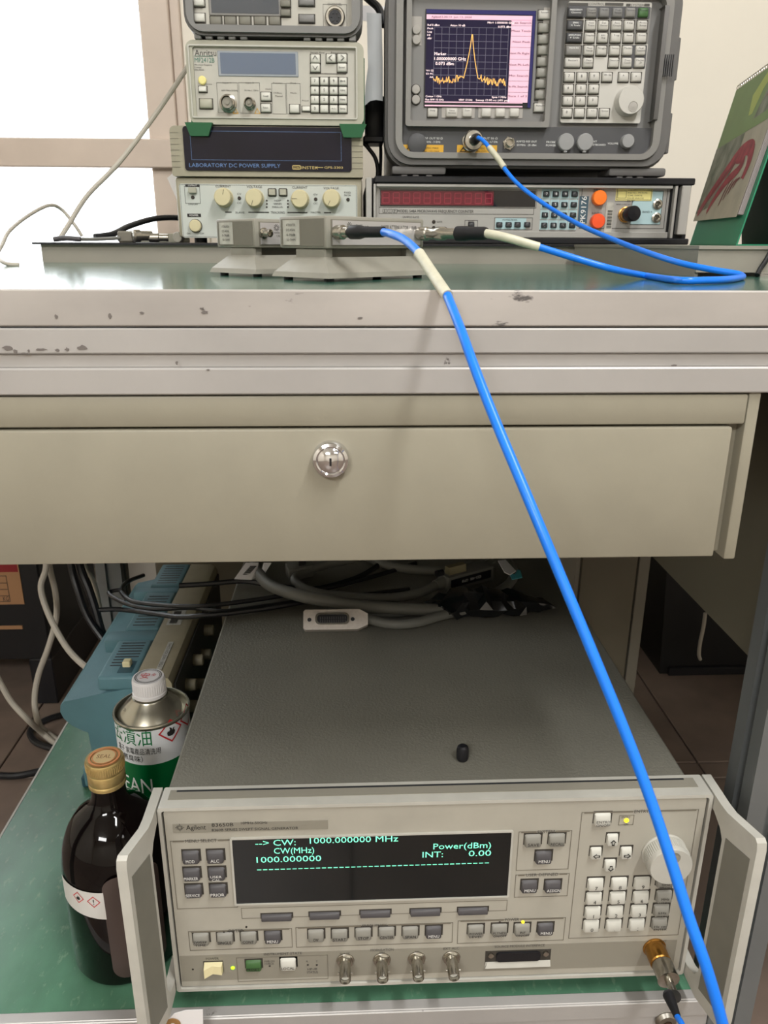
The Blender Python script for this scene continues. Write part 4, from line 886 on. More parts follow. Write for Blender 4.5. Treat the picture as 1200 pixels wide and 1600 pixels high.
for i, p in enumerate([(-0.151,0.9006), (-0.114,0.9001), (-0.0593,0.8993), (-0.0211,0.9001)]):
    km = MB().lathe([(0.0112, 0), (0.0112, 0.001), (0.0104, 0.002), (0.0098, 0.0145), (0.0090, 0.0155), (0, 0.0157)], (p[0], PY_, p[1]), (0, -1, 0), 32, cap=False)
    for k in range(24):
        a = 2 * PI * k / 24; km.tube([(p[0] + math.cos(a) * 0.0103, PY_ - 0.003, p[1] + math.sin(a) * 0.0103), (p[0] + math.cos(a) * 0.0098, PY_ - 0.0135, p[1] + math.sin(a) * 0.0098)], 0.0005, 4, smooth=False)
    ko = obj('control_knob', km, 'knob_ivory', ps)
    a = (1.3, 4.4, 3.14, 4.2)[i]; obj('pointer_mark', MB().tube([(p[0] + math.cos(a) * 0.003, PY_ - 0.0157, p[1] + math.sin(a) * 0.003), (p[0] + math.cos(a) * 0.0088, PY_ - 0.0157, p[1] + math.sin(a) * 0.0088)], 0.0003, 4, smooth=False), 'ink_dark', ko)
for p in [(-0.0927,0.907), (-0.0796,0.9071)]:
    obj('tracking_button', MB().box(p[0] - 0.0040, p[0] + 0.0040, 1.0185, PY_, p[1] - 0.0034, p[1] + 0.0034, 0.0006), 'case_cream', ps)
    obj('button_socket', MB().ring(rr(p[0] - .0052, p[0] + .0052, p[1] - .0046, p[1] + .0046, .0008, 1), rr(p[0] - .0041, p[0] + .0041, p[1] - .0035, p[1] + .0035, .0005, 1), 1.0222, PY_), 'key_socket', ps, smooth=False)
p = (-0.1879, 0.9084); obj('output_button', MB().box(p[0] - 0.0046, p[0] + 0.0046, 1.0180, PY_, p[1] - 0.0030, p[1] + 0.0034, 0.0006), 'case_cream', ps)
p = (-0.1875, 0.8684); obj('power_button', MB().lathe([(0.0072, 0), (0.0072, 0.0045), (0.0062, 0.0058), (0, 0.0060)], (p[0], PY_, p[1]), (0, -1, 0), 24, cap=False), 'knob_ivory', ps)
obj('button_socket', MB().cyl((p[0], PY_, p[1]), (0, -1, 0), 0.0080, 0.0004, 24), 'key_socket', ps)
for p in [(-0.1885,0.9008), (-0.1326,0.9003), (-0.0404,0.8997), (-0.0011,0.8995)]: disc('indicator_lamp', p, 0.0021, 'led_off', ps, PY_, 0.0012)
for p in [(-0.0997,0.8978), (-0.0998,0.8941), (-0.1,0.8905), (-0.0741,0.8979), (-0.0742,0.8943), (-0.0744,0.8907)]: disc('indicator_lamp', p, 0.0011, 'led_off', ps, PY_, 0.0006, 8)
for x in (gx0 + 0.02, gx1 - 0.02):
    for y in (1.06, 1.33): obj('foot', MB().cyl((x, y, RZ + 0.0002), (0, 0, 1), 0.008, 0.007), 'black_plastic', ps)

# counter with green feet
mc = thing('frequency_counter', 'small cream counter with green corner feet, middle of the left stack', 'instrument', (-0.08, 1.2, gz1))
mx0, mx1 = -0.1844, 0.0186; mz0, mz1 = 0.9791, 1.0657
obj('case', MB().box(mx0 + 0.004, mx1 - 0.004, 1.05, 1.34, mz0 + 0.004, mz1 - 0.004, 0.004), 'case_cream', mc)
obj('bumper', MB().ring(rr(mx0, mx1, mz0 + 0.001, mz1 + 0.001, 0.009, 4), rr(mx0 + 0.008, mx1 - 0.0095, mz0 + 0.0095, mz1 - 0.006, 0.002, 4), 1.018, 1.06), 'case_cream', mc)
for a, b in ((-0.1875, -0.1596), (-0.0085, 0.0194)):
    zf = 0.9671; gf = MB().hexa([(a + 0.003, 1.012, zf), (b - 0.004, 1.012, zf), (b - 0.004, 1.0175, zf), (a + 0.003, 1.0175, zf), (a - 0.002, 1.010, mz0 + 0.002), (b + 0.002, 1.010, mz0 + 0.002), (b + 0.002, 1.0175, mz0 + 0.002), (a - 0.002, 1.0175, mz0 + 0.002)]); gf.box(a, b, 1.0175, 1.06, gz1 + 0.0002, mz0 + 0.003)
    obj('corner_foot', gf, 'foot_green', mc, label='green rubber corner foot', smooth=False)
for x in (mx0 - 0.0012, mx1 - 0.003): obj('side_bumper', MB().box(x, x + 0.0042, 1.03, 1.055, mz0 + 0.003, mz1 - 0.012, 0.001), 'foot_green', mc)
mq = box2((-0.1801, 0.9882), (0.0096, 1.0605))
obj('panel_frame', MB().ring(rr(mq[0] - .0015, mq[1] + .0015, mq[2] - .0015, mq[3] + .0015, .002, 2), rr(mq[0], mq[1], mq[2], mq[3], .001, 2), 1.0165, 1.022), 'frame_cream', mc)
obj('front_panel', MB().box(mq[0], mq[1], 1.0205, 1.03, mq[2], mq[3]), 'panel_cream', mc, smooth=False)
obj('support_nubs', MB().box(mx0 + 0.045, mx1 - 0.045, 1.025, 1.05, mz0 + 0.0015, mz0 + 0.006), 'black_matt', mc)
Y2 = 1.0205; q = box2((-0.1487, 1.0307), (-0.0568, 1.0565))
mdf = obj('display_frame', MB().box(q[0], q[1], 1.0195, 1.022, q[2], q[3], 0.0006), 'lcd_frame', mc)
obj('display', MB().rect(q[0] + 0.0030, q[1] - 0.0030, q[2] + 0.0025, q[3] - 0.0020, 1.0195), 'lcd_blue', mdf, smooth=False, label='blank blue-grey liquid crystal display')
t_ = MB(); t2 = MB()
t_.text('Anritsu', -0.1744, 1.0543, Y2 - .0004, 0.0062, 0.0245, 'LEFT')
t2.rect(-0.175, -0.1536, 1.0506, 1.051, Y2 - .0002).text('MF2412B', -0.1749, 1.0469, Y2 - .0004, 0.0048, 0.0225, 'LEFT')
for t, p, w_ in (('Microwave Frequency', (-0.1753, 1.0421), 0.0200), ('Counter', (-0.1755, 1.0395), 0.008), ('10Hz-20GHz', (-0.1757, 1.0369), 0.0110), ('Hold', (-0.0954, 1.0181), 0.006), ('Sample Rate', (-0.0425, 1.056), 0.0160), ('Resolution', (-0.0191, 1.0563), 0.0180), ('Input 1', (-0.1444, 1.0241), 0.009), ('Input 2', (-0.1179, 1.0244), 0.009), ('600 MHz-20GHz', (-0.1464, 1.0162), 0.019), ('10 Hz-1 GHz', (-0.1198, 1.0165), 0.016),
                 ('Function', (-0.0862, 1.0245), 0.0105), ('CW/Burst', (-0.0867, 1.0142), 0.0100), ('Manual', (-0.0846, 1.0109), 0.0085), ('Freq', (-0.0663, 1.0247), 0.006), ('Mode', (-0.0667, 1.0144), 0.007), ('Preset', (-0.0535, 1.0066), 0.0080), ('Remote', (-0.165, 1.0226), 0.0080)):
    t_.text(t, p[0], p[1], Y2 - .0004, 0.0016, w_, 'LEFT')
lines(t_, [box2((-0.1516, 0.9928), (-0.1275, 1.0243)), box2((-0.1263, 0.9924), (-0.1021, 1.0246)), box2((-0.0884, 0.9921), (-0.0722, 1.0243)), box2((-0.0715, 0.9923), (-0.0552, 1.0245)), box2((-0.0439, 1.0342), (-0.0017, 1.035))], Y2 - .0001, 0.0003)
msoc = MB(); mt_ = MB()
def mkey(p, w=0.0098, h=0.0086, t=None, m_='key_light'):
    inst('key', key_mesh(w, h, 0.0040, m_, 0.0006), (p[0], Y2, p[1]), mc)
    msoc.rect(p[0] - w/2 - .0005, p[0] + w/2 + .0008, p[1] - h/2 - .0010, p[1] + h/2 + .0004, Y2, .0003)
    if t: mt_.text(t, p[0], p[1], Y2 - 0.0043, 0.0030 if len(t) < 2 else 0.0018, 0.0022 if len(t) < 2 else 0.0058)
ks = [(x, y) for y in range(4) for x in range(4)]
for i, p in enumerate([(-0.0381,1.0266), (-0.0273,1.0268), (-0.0163,1.0269), (-0.0057,1.0267), (-0.0384,1.0171), (-0.0275,1.0172), (-0.0165,1.0171), (-0.0058,1.0172), (-0.0386,1.0075), (-0.0277,1.0076), (-0.0167,1.0075), (-0.006,1.0076), (-0.0388,0.9981), (-0.0279,0.998), (-0.0168,0.998), (-0.0061,0.9981)]): mkey(p, t=['7', '8', '9', 'BS', '4', '5', '6', 'GHz', '1', '2', '3', 'MHz', '0', '.', '+/-', 'kHz'][i])
for p in [(-0.0371,1.0496), (-0.0373,1.0405), (-0.0191,1.0503), (-0.0064,1.0505), (-0.0065,1.0409)]: mkey(p, 0.0112, 0.0092)
mt_.text('Enter', -0.0065, 1.0407, Y2 - .0043, 0.0018, 0.0070)
for (cxp, czp), a in zip([(-0.0371,1.0496), (-0.0373,1.0405), (-0.0191,1.0503), (-0.0064,1.0505)], (PI / 2, -PI / 2, PI, 0)):
    for s_ in (-1, 1):
        q0 = (0.0026, 0.0); q1 = (-0.0012, s_ * 0.0028); f_ = lambda u: (cxp + u[0] * math.cos(a) - u[1] * math.sin(a), Y2 - 0.0044, czp + u[0] * math.sin(a) + u[1] * math.cos(a))
        mt_.tube([f_(q0), f_(q1)], 0.00035, 4, smooth=False)
for p, t in zip([(-0.0953,1.0102), (-0.0959,0.9982), (-0.0626,0.9977)], ('Hold', 'Restart', None)): mkey(p, 0.0116, 0.0092, t)
for p in [(-0.049,0.9979)]: mkey(p, 0.0096, 0.0056)
p = (-0.1651, 1.0021); mkey(p, 0.0150, 0.0104, None, 'case_cream')
p = (-0.1677, 1.0171); mkey(p, 0.0092, 0.0062)
p = (-0.1675, 1.026); obj('lit_button', MB().lathe([(0.0046, 0), (0.0046, 0.0022), (0.0036, 0.003), (0, 0.003)], (p[0], Y2, p[1]), (0, -1, 0), 18, cap=False), 'label_pale_yellow', mc, label='pale yellow oval button')
obj('key_sockets', msoc, 'key_socket', mc, smooth=False); obj('key_lettering', mt_, 'ink_dark', mc, smooth=False)
obj('panel_lettering', t_, 'ink_mid', mc, smooth=False); obj('panel_lettering', t2, 'ink_teal', mc, smooth=False)
for p, r_ in zip([(-0.1393,1.0024), (-0.1143,1.0024)], (0.0095, 0.0066)):
    c = (p[0], Y2, p[1]); sb = MB().lathe([(r_ * 1.05, 0), (r_ * 1.05, 0.002), (r_ * 0.84, 0.003), (r_ * 0.84, 0.011), (r_ * 0.70, 0.0118), (r_ * 0.66, 0.006), (0, 0.006)], c, (0, -1, 0), 26, cap=False)
    so_ = obj('input_socket', sb, 'nickel', mc); obj('insulator', MB().lathe([(r_ * 0.62, 0), (r_ * 0.62, 0.003), (r_ * 0.25, 0.003), (r_ * 0.25, 0.0045), (0, 0.0045)], (p[0], Y2 - 0.0062, p[1]), (0, -1, 0), 16, cap=False), 'strip_grey', so_)
yt_ = MB()
for p in [(-0.1314,0.9947), (-0.1061,0.995)]: yt_.ring([(p[0] - .0035, p[1] - .0028), (p[0] + .0035, p[1] - .0028), (p[0], p[1] + .0034)], [(p[0] - .0024, p[1] - .0022), (p[0] + .0024, p[1] - .0022), (p[0], p[1] + .0022)], Y2 - .0004, Y2 - .0001)
obj('caution_marks', yt_, 'label_yellow', mc, smooth=False)

# top instrument
tm = thing('power_meter', 'grey cased meter with dark keys at the top of the left stack', 'instrument', (-0.08, 1.2, mz1))
tx0, tx1 = -0.1824, 0.0177; tz0 = 1.0703; tz1 = Z + 0.345
obj('case', MB().box(tx0 + 0.006, tx1 - 0.006, 1.05, 1.36, tz0 + 0.003, tz1, 0.005), 'analyser_grey', tm)
obj('bumper', MB().ring(rr(tx0, tx1, tz0, tz1, 0.020, 5), rr(tx0 + 0.011, tx1 - 0.0125, tz0 + 0.010, tz1 - 0.01, 0.004, 5), 1.014, 1.06), 'analyser_grey', tm)
obj('bumper_lip', MB().ring(rr(tx0 + .003, tx1 - .003, tz0 + .003, tz1 - .003, 0.018, 5), rr(tx0 + 0.011, tx1 - 0.0125, tz0 + 0.010, tz1 - 0.01, 0.004, 5), 1.010, 1.0142), 'analyser_bezel', tm)
obj('front_panel', MB().box(tx0 + 0.009, tx1 - 0.010, 1.020, 1.03, tz0 + 0.008, tz1 - 0.008), 'panel_cream', tm, smooth=False)
for x in (309, 326, 344, 361, 379, 476, 494, 511, 528, 546):
    X = -0.1691 + (x - 309) * 0.000738
    obj('bumper_tooth', MB().box(X - 0.0040, X + 0.0040, 1.016, 1.05, mz1 + 0.0012, tz0 + 0.004, 0.001), 'analyser_bezel', tm)
q = box2((-0.1522, 1.0935), (-0.0768, 1.132))
mdf = obj('display_frame', MB().box(q[0] - .003, q[1] + .003, 1.0188, 1.022, q[2] - .0025, q[3], 0.0008), 'analyser_frame', tm)
obj('display', MB().rect(q[0], q[1], q[2], q[3] - .003, 1.0188), 'lcd_dark', mdf, smooth=False)
tsoc = MB()
def tkey(p, w, h, m_):
    inst('key', key_mesh(w, h, 0.0040, m_, 0.0008), (p[0], 1.020, p[1]), tm); tsoc.rect(p[0] - w/2 - .0005, p[0] + w/2 + .0008, p[1] - h/2 - .0010, p[1] + h/2 + .0004, 1.020, .0003)
for p in [(-0.1481,1.0857), (-0.1319,1.0859), (-0.1153,1.0861), (-0.0986,1.0864), (-0.0819,1.0864)]: tkey(p, 0.0132, 0.0094, 'grip_grey')
for p in [(-0.0693,1.1038), (-0.0696,1.0947)]: tkey(p, 0.0114, 0.0074, 'grip_grey')
for p in [(-0.0458,1.0895), (-0.0455,1.106)]: tkey(p, 0.0178, 0.0086, 'analyser_bezel')
for p in [(-0.1661,1.0887)]: tkey(p, 0.0124, 0.0092, 'key_light')
for p in [(-0.1657,1.1038)]: tkey(p, 0.0124, 0.0084, 'key_light')
obj('key_sockets', tsoc, 'key_socket', tm, smooth=False)
p = (-0.0137, 1.0913)
t_ = MB(); lines(t_, [box2((-0.0273, 1.0815), (-0.0002, 1.1042))], 1.020, 0.0004); t_.text('CHANNEL', -0.0139, 1.1042, 1.0196, 0.0022, 0.0160); t_.text('POWER', -0.1661, 1.098, 1.0196, 0.0015, 0.0080)
obj('panel_lettering', t_, 'ink_mid', tm, smooth=False)
sc_ = obj('sensor_socket', MB().lathe([(0.0112, 0), (0.0112, 0.003), (0.0100, 0.0042), (0.0082, 0.0042), (0.0080, 0.001), (0, 0.001)], (p[0], 1.020, p[1]), (0, -1, 0), 30, cap=False), 'nickel', tm)
pins = MB().cyl((p[0], 1.0188, p[1]), (0, -1, 0), 0.0072, 0.0016, 20)
obj('insulator', pins, 'black_plastic', sc_)
for k in range(6): obj('pin', MB().cyl((p[0] + 0.0042 * math.cos(k * PI / 3), 1.0172, p[1] + 0.0042 * math.sin(k * PI / 3)), (0, -1, 0), 0.0009, 0.001, 6), 'slot_dark', sc_)

# between the stacks
pb_ = MB(); po = ([(0.0228,1.1024), (0.0399,1.102), (0.0407,1.0766), (0.0416,1.0501), (0.0417,1.0108), (0.034,1.0121), (0.0263,1.0106), (0.0194,1.005), (0.021,1.0263), (0.0241,1.0466), (0.0234,1.0764)])
pb_.prism(po, 1.045, 1.0456)
pp = obj('paper_sleeve', pb_, 'paper_grey', smooth=False); tag(pp, 'long grey paper sleeve hanging between the left stack and the analyzer', 'sleeve')
q = box2((0.0221, 0.9776), (0.0459, 1.0266))
ba = obj('adapter_brick', MB().box(q[0], q[1], 1.103, 1.15, q[2], q[3], 0.003, 2).box(q[0] - 0.003, q[1], 1.104, 1.15, q[2] - 0.006, q[2] + 0.003, 0.002), 'black_plastic'); tag(ba, 'black power adapter below the grey paper sleeve', 'adapter')
cable('loose_cable', [(0.0198, 1.12, 0.9742), (0.0264, 1.12, 0.9666), (0.0348, 1.12, 0.9559), (0.0382, 1.12, 0.9436), (0.0382, 1.12, 0.9327)], 0.0026, 'cable_black', 'black cord curving down beside the power supply', 'cord')
cable('loose_cable', [(0.0419, 1.13, 0.9808), (0.0428, 1.13, 0.9616), (0.042, 1.13, 0.9335)], 0.0022, 'cable_black', 'thin straight black cord behind the grey analyzer corner', 'cord')
cable('loose_cable', [(0.0203, 1.2, 1.1618), (0.0316, 1.18, 1.1481), (0.0413, 1.17, 1.1371), (0.0485, 1.16, 1.1161)], 0.0050, 'cable_black', 'thick black cord at the top between the left stack and analyzer', 'cord')
pz = obj('paper_sheet', MB().prism([(0.0153,1.1535), (0.0535,1.1526), (0.0536,1.133), (0.0204,1.1355)], 1.22, 1.2206), 'paper', smooth=False); tag(pz, 'white sheet behind the top of the grey paper sleeve', 'paper')
pz = obj('paper_sheet', MB().prism([(-0.2466,0.932), (-0.2329,0.9417), (-0.2294,0.8997), (-0.2337,0.8997)], 1.16, 1.1606), 'paper', smooth=False); tag(pz, 'corner of a pale sheet poking out left of the power supply', 'paper')

# ================================================================ things at the left end of the riser
cable('loose_cable', [(-0.1995, 1.14, 1.0711), (-0.2033, 1.12, 1.0558), (-0.2427, 1.1, 1.0003), (-0.2895, 1.09, 0.9453), (-0.331, 1.08, 0.9054), (-0.3552, 1.07, 0.8708), (-0.3651, 1.06, 0.8538)], 0.0031, 'cable_light', 'pale cord slanting down across the window to the riser', 'cord')
cable('loose_cable', [(-0.4179, 0.96, 0.8197), (-0.4231, 1.02, 0.8438), (-0.4269, 1.06, 0.8619), (-0.4238, 1.12, 0.8818), (-0.4096, 1.16, 0.8962), (-0.3998, 1.18, 0.8921), (-0.3839, 1.18, 0.8713), (-0.3759, 1.18, 0.857)], 0.0024, 'cable_light', 'thin grey cord arching in front of the lower window pane', 'cord')
cable('loose_cable', [(-0.3829, 0.9, 0.8347), (-0.3541, 0.86, 0.8279), (-0.3413, 0.86, 0.8267)], 0.0022, 'cable_light', 'end of a grey cord at the left edge of the worktop', 'cord')
cable('loose_cable', [(-0.334, 1.1, 0.8558), (-0.3169, 1.12, 0.8592), (-0.3053, 1.16, 0.8696), (-0.2833, 1.2, 0.8799), (-0.263, 1.22, 0.8831), (-0.2412, 1.24, 0.8829)], 0.0040, 'cable_black', 'thick black cord running behind the power supply', 'cord')
ta = thing('coaxial_adapter', 'grey plug with a round knurled nut on the riser left of the power supply', 'adapter', (-0.27, 1.06, RZ))
q = box2((-0.2927, 0.8511), (-0.2723, 0.8627)); obj('body', MB().box(q[0], q[1], 1.055, 1.075, RZ, q[3], 0.002), 'att_side', ta)
p = (-0.2684, 0.8557); obj('coupling_nut', MB().lathe([(0.0, 0.0), (0.0062, 0.0), (0.0078, 0.001), (0.0078, 0.008), (0.006, 0.009), (0.006, 0.024)], (p[0], 1.04, RZ + 0.0082), (0.8, 0.6, 0), 24, cap=False), 'nickel', ta)
tb = thing('coaxial_adapter', 'small silver connector lying on the riser touching the power supply', 'adapter', (-0.22, 1.05, RZ))
obj('body', MB().lathe([(0, 0), (0.005, 0), (0.0058, 0.001), (0.0058, 0.012), (0.0045, 0.013), (0.0045, 0.024), (0, 0.024)], (-0.2523, 1.052, RZ + 0.0062), (1, 0.1, 0), 20, cap=False), 'nickel', tb)
obj('coupling_nut', MB().lathe([(0, 0), (0.0056, 0), (0.0062, 0.001), (0.0062, 0.009), (0.004, 0.010), (0, 0.010)], (-0.2121, 1.028, RZ + 0.0065), (0.2, 1, 0), 20, cap=False), 'att_grey', tb)
tc_ = thing('test_lead', 'flat grey lead with a black end on the left end of the riser', 'lead', (-0.33, 1.05, RZ))
obj('lead', MB().tube([(-0.3698, 1.05, 0.8515), (-0.3491, 1.05, 0.8531), (-0.3255, 1.05, 0.8525), (-0.2886, 1.055, 0.8542)], 0.0022, 8), 'cable_grey', tc_); obj('clip', MB().tube([(-0.3627, 1.03, 0.8522), (-0.3501, 1.03, 0.8538), (-0.3301, 1.03, 0.8524)], 0.0030, 8), 'key_dark', tc_)
pq2 = obj('paper_sheet', MB().box(-0.2859, -0.2218, 1.10, 1.16, RZ + 0.0002, RZ + 0.0115, 0.001), 'case_cream'); tag(pq2, 'beige flat box lying on the riser behind the grey adapters', 'box')
pq2.name = 'flat_box'

# ================================================================ STEP ATTENUATORS
def attenuator(loc, label, second):
    root = thing('step_attenuator', label, 'attenuator', (loc[0], loc[1], TZ), math.radians(45), 'step attenuators on grey pedestals')
    L_, W_ = 0.100, 0.048; b0 = 0.0205; b1 = 0.0411
    o = lambda n, mb, m_, par=root, **k: obj(n, mb, m_, par, local=True, **k)
    o('body', MB().box(0, L_, 0, W_, b0, b1, 0.0016, 2), 'att_grey')
    o('face_frame', MB().box(0.004, L_ - 0.004, -0.0004, 0.001, b0 + 0.0018, b1 - 0.0022), 'att_side', smooth=False)
    fp = o('face_plate', MB().box(0.005, L_ - 0.005, -0.0008, 0.001, b0 + 0.0024, b1 - 0.0028), 'att_plate', smooth=False)
    o('end_plate', MB().box(-0.0005, 0.001, 0.002, W_ - 0.003, b0 + 0.0016, b1 - 0.0018), 'att_side', smooth=False)
    stk = o('sticker', MB().box(-0.0010, 0.0, 0.026, 0.0425, b0 + 0.0022, b1 - 0.0024), 'sticker', label='creased paper sticker', smooth=False)
    fe = lambda a, b: (-0.0012, -a, b)
    t = MB()
    for k, s_ in enumerate(('ATTENUATOR', 'DC-4GHz', '0-70dB', '50 OHM')): t.text(s_, -0.0342, b1 - 0.0055 - k * 0.0032, 0, 0.0016, 0.009, f=fe)
    o('sticker_lettering', t, 'ink_mid', stk, smooth=False)
    t = MB(); ff = lambda a, b: (a, -0.0010, b)
    t.text('Agilent', 0.026, b1 - 0.0062, 0, 0.0030, 0.0130, 'LEFT', f=ff)
    for k in range(10):
        a = k * PI / 5; t.tube([(0.0205 + 0.001 * math.cos(a), -0.001, b1 - 0.0062 + 0.001 * math.sin(a)), (0.0205 + 0.0026 * math.cos(a), -0.001, b1 - 0.0062 + 0.0026 * math.sin(a))], 0.0002, 3, smooth=False)
    t.text('8495B ATTENUATOR / 10dB', 0.052, b1 - 0.0062, 0, 0.0024, 0.038, 'LEFT', f=ff)
    if not second: t.text('CAL RANGE', 0.020, b0 + 0.0085, 0, 0.0016, 0.012, 'LEFT', f=ff); t.rect(0.018, 0.09, b0 + 0.0106, b0 + 0.0109, -0.0008, 0.0002)
    o('face_lettering', t, 'ink_mid', fp, smooth=False)
    # pedestal
    o('column', MB().box(0.002, 0.010, 0.004, 0.034, 0.010, b0 + 0.0005, 0.0012).box(0.086, 0.094, 0.004, 0.034, 0.010, b0 + 0.0005, 0.0012), 'att_grey')
    o('column_web', MB().box(0.009, 0.088, 0.010, 0.030, 0.010, b0 + 0.0005), 'att_side', smooth=False)
    a0, a1_, c0_, c1_ = -0.012, 0.094, -0.014, 0.043
    o('pedestal', MB().hexa([(a0, c0_, 0.0022), (a1_, c0_, 0.0022), (a1_, c1_, 0.0022), (a0, c1_, 0.0022), (a0 + 0.0015, c0_ + .001, 0.0055), (a1_ - .0015, c0_ + .001, 0.0055), (a1_ - .0015, c1_ - .001, 0.0055), (a0 + .0015, c1_ - .001, 0.0055)]).hexa(
        [(a0 + .0015, c0_ + .001, 0.0054), (a1_ - .0015, c0_ + .001, 0.0054), (a1_ - .0015, c1_ - .001, 0.0054), (a0 + .0015, c1_ - .001, 0.0054), (0.001, 0.003, 0.0150), (0.091, 0.003, 0.0150), (0.091, 0.034, 0.0150), (0.001, 0.034, 0.0150)]), 'att_grey', smooth=False)
    for x, y in ((a0 + 0.008, c0_ + 0.008), (a1_ - 0.008, c0_ + 0.008), (a0 + 0.008, c1_ - 0.008), (a1_ - 0.008, c1_ - 0.008)): o('foot_pad', MB().cyl((x, y, 0.0), (0, 0, 1), 0.0034, 0.0024, 12), 'rubber_black')
    sp_ = [(0.0040, 0), (0.0040, 0.0014), (0.0029, 0.0018), (0.0029, 0.0085), (0.0023, 0.0088), (0.0023, 0.005), (0, 0.005)]
    for x in (0.0075, 0.092): o('coaxial_socket', MB().lathe(sp_, (x, -0.0006, 0.0308), (0, -1, 0), 18, cap=False), 'nickel')
    return root
attenuator((-0.0704, 0.62), 'grey pedestal attenuator at the back left with its coaxial socket open', False)
attenuator((-0.015, 0.545), 'nearer grey pedestal attenuator with blue cables screwed to both ends', True)

# ================================================================ BLUE CABLES ON THE BENCH
s45 = math.sqrt(0.5); ca_ = thing('test_cable', 'long blue test cable falling from the front attenuator past the beige drawer', 'cable', (-0.01, 0.55, Z + 0.0064))
nA = Vector((s45, -s45, 0)); cA = Vector((-0.015 + 0.0075 * s45, 0.545 + 0.0075 * s45, Z + 0.0064)) + nA * 0.002
obj('connector', MB().lathe([(0.0040, 0), (0.0046, 0.0005), (0.0046, 0.006), (0.0034, 0.0066), (0.0034, 0.011), (0.0026, 0.0115), (0.0026, 0.014)], cA, nA, 20), 'nickel', ca_)
bA = cA + nA * 0.0115
obj('boot', MB().lathe([(0.0030, 0), (0.0044, 0.002), (0.0044, 0.010), (0.0034, 0.014), (0.0033, 0.030), (0.0030, 0.031)], bA, nA, 20), 'rubber_black', ca_)
eA = bA + nA * 0.030
pA = [tuple(eA)] + [(0.0256, 0.5, 0.8549), (0.0324, 0.484, 0.8516), (0.0393, 0.462, 0.8444), (0.045, 0.44, 0.8341), (0.0503, 0.415, 0.8243)]
pB = [(0.0503, 0.415, 0.8243), (0.0544, 0.385, 0.8087), (0.0583, 0.366, 0.7945), (0.0657, 0.345, 0.7732), (0.0778, 0.318, 0.7423), (0.0901, 0.302, 0.7128), (0.1021, 0.287, 0.684), (0.1129, 0.274, 0.6578), (0.1222, 0.262, 0.6332), (0.1299, 0.25, 0.6093), (0.1358, 0.24, 0.5898), (0.1419, 0.232, 0.5723), (0.1496, 0.227, 0.5482), (0.1597, 0.226, 0.5157), (0.1763, 0.232, 0.4652), (0.2053, 0.255, 0.3826)]
obj('cable_sheath', MB().tube(pA, 0.0024, 12), 'cable_blue', ca_)
obj('marker_sleeve', MB().tube(pA[3:], 0.0031, 12), 'sleeve_cream', ca_, label='cream marker sleeve')
obj('cable_sheath', MB().tube(pB, 0.0024, 12), 'cable_blue', ca_)
cb_ = thing('test_cable', 'blue test cable looping from the analyzer input across the worktop to the attenuator', 'cable', (0.1, 0.6, TZ))
nB = nA; cB = Vector((-0.015 + 0.092 * s45, 0.545 + 0.092 * s45, Z + 0.0064)) + nB * 0.002
obj('connector', MB().lathe([(0.0040, 0), (0.0048, 0.0005), (0.0048, 0.008), (0.0040, 0.009), (0.0040, 0.016), (0.0046, 0.017), (0.0046, 0.024), (0.0036, 0.026), (0.0036, 0.034), (0.0030, 0.036)], cB, nB, 20), 'nickel', cb_)
bB = cB + nB * 0.0345
obj('boot', MB().lathe([(0.0032, 0), (0.0050, 0.001), (0.0050, 0.009), (0.0044, 0.012), (0.0044, 0.024), (0.0038, 0.026)], bB, nB, 20), 'rubber_black', cb_)
eB = bB + nB * 0.025
lowr = [tuple(eB)] + [(0.1066, 0.56, 0.8538), (0.1295, 0.558, 0.8477), (0.1558, 0.558, 0.8403), (0.1826, 0.556, 0.8332), (0.216, 0.5841, 0.828), (0.2106, 0.5125, 0.828), (0.2299, 0.5135, 0.828), (0.2508, 0.5286, 0.828), (0.2743, 0.5601, 0.828)]
upr = [(0.2868, 0.583, 0.828), (0.2851, 0.59, 0.8295), (0.2708, 0.602, 0.8321), (0.2551, 0.625, 0.8365), (0.2455, 0.67, 0.8435), (0.2405, 0.74, 0.8532), (0.2266, 0.81, 0.8677), (0.2103, 0.88, 0.8875), (0.1877, 0.92, 0.91), (0.1736, 0.945, 0.9301), (0.1588, 0.962, 0.9526), (0.1525, 0.97, 0.9607), (0.1484, 0.978, 0.9642)]
obj('marker_sleeve', MB().tube(lowr[:3], 0.0030, 12), 'sleeve_cream', cb_, label='cream marker sleeve')
obj('cable_sheath', MB().tube(lowr[2:] + upr, 0.0023, 12), 'cable_blue', cb_)
sl = [(0.1588, 0.962, 0.9526), (0.1667, 0.954, 0.942), (0.1742, 0.944, 0.93)]
obj('marker_sleeve', MB().tube(sl, 0.0033, 12), 'sleeve_cream', cb_, label='cream marker sleeve')
cc = Vector((0.1477, 1.02, 0.9649)); dd_ = Vector((0.1488, 0.985, 0.965)) - cc
obj('connector', MB().lathe([(0.0100, 0.004), (0.0112, 0.005), (0.0112, 0.012), (0.0104, 0.0135), (0.0064, 0.014), (0.0060, 0.018)], cc, dd_, 28), 'nickel', cb_)
obj('boot', MB().lathe([(0.0052, 0.0175), (0.0060, 0.019), (0.0056, 0.028), (0.0042, 0.036), (0.003, 0.037)], cc, dd_, 20), 'rubber_black', cb_)

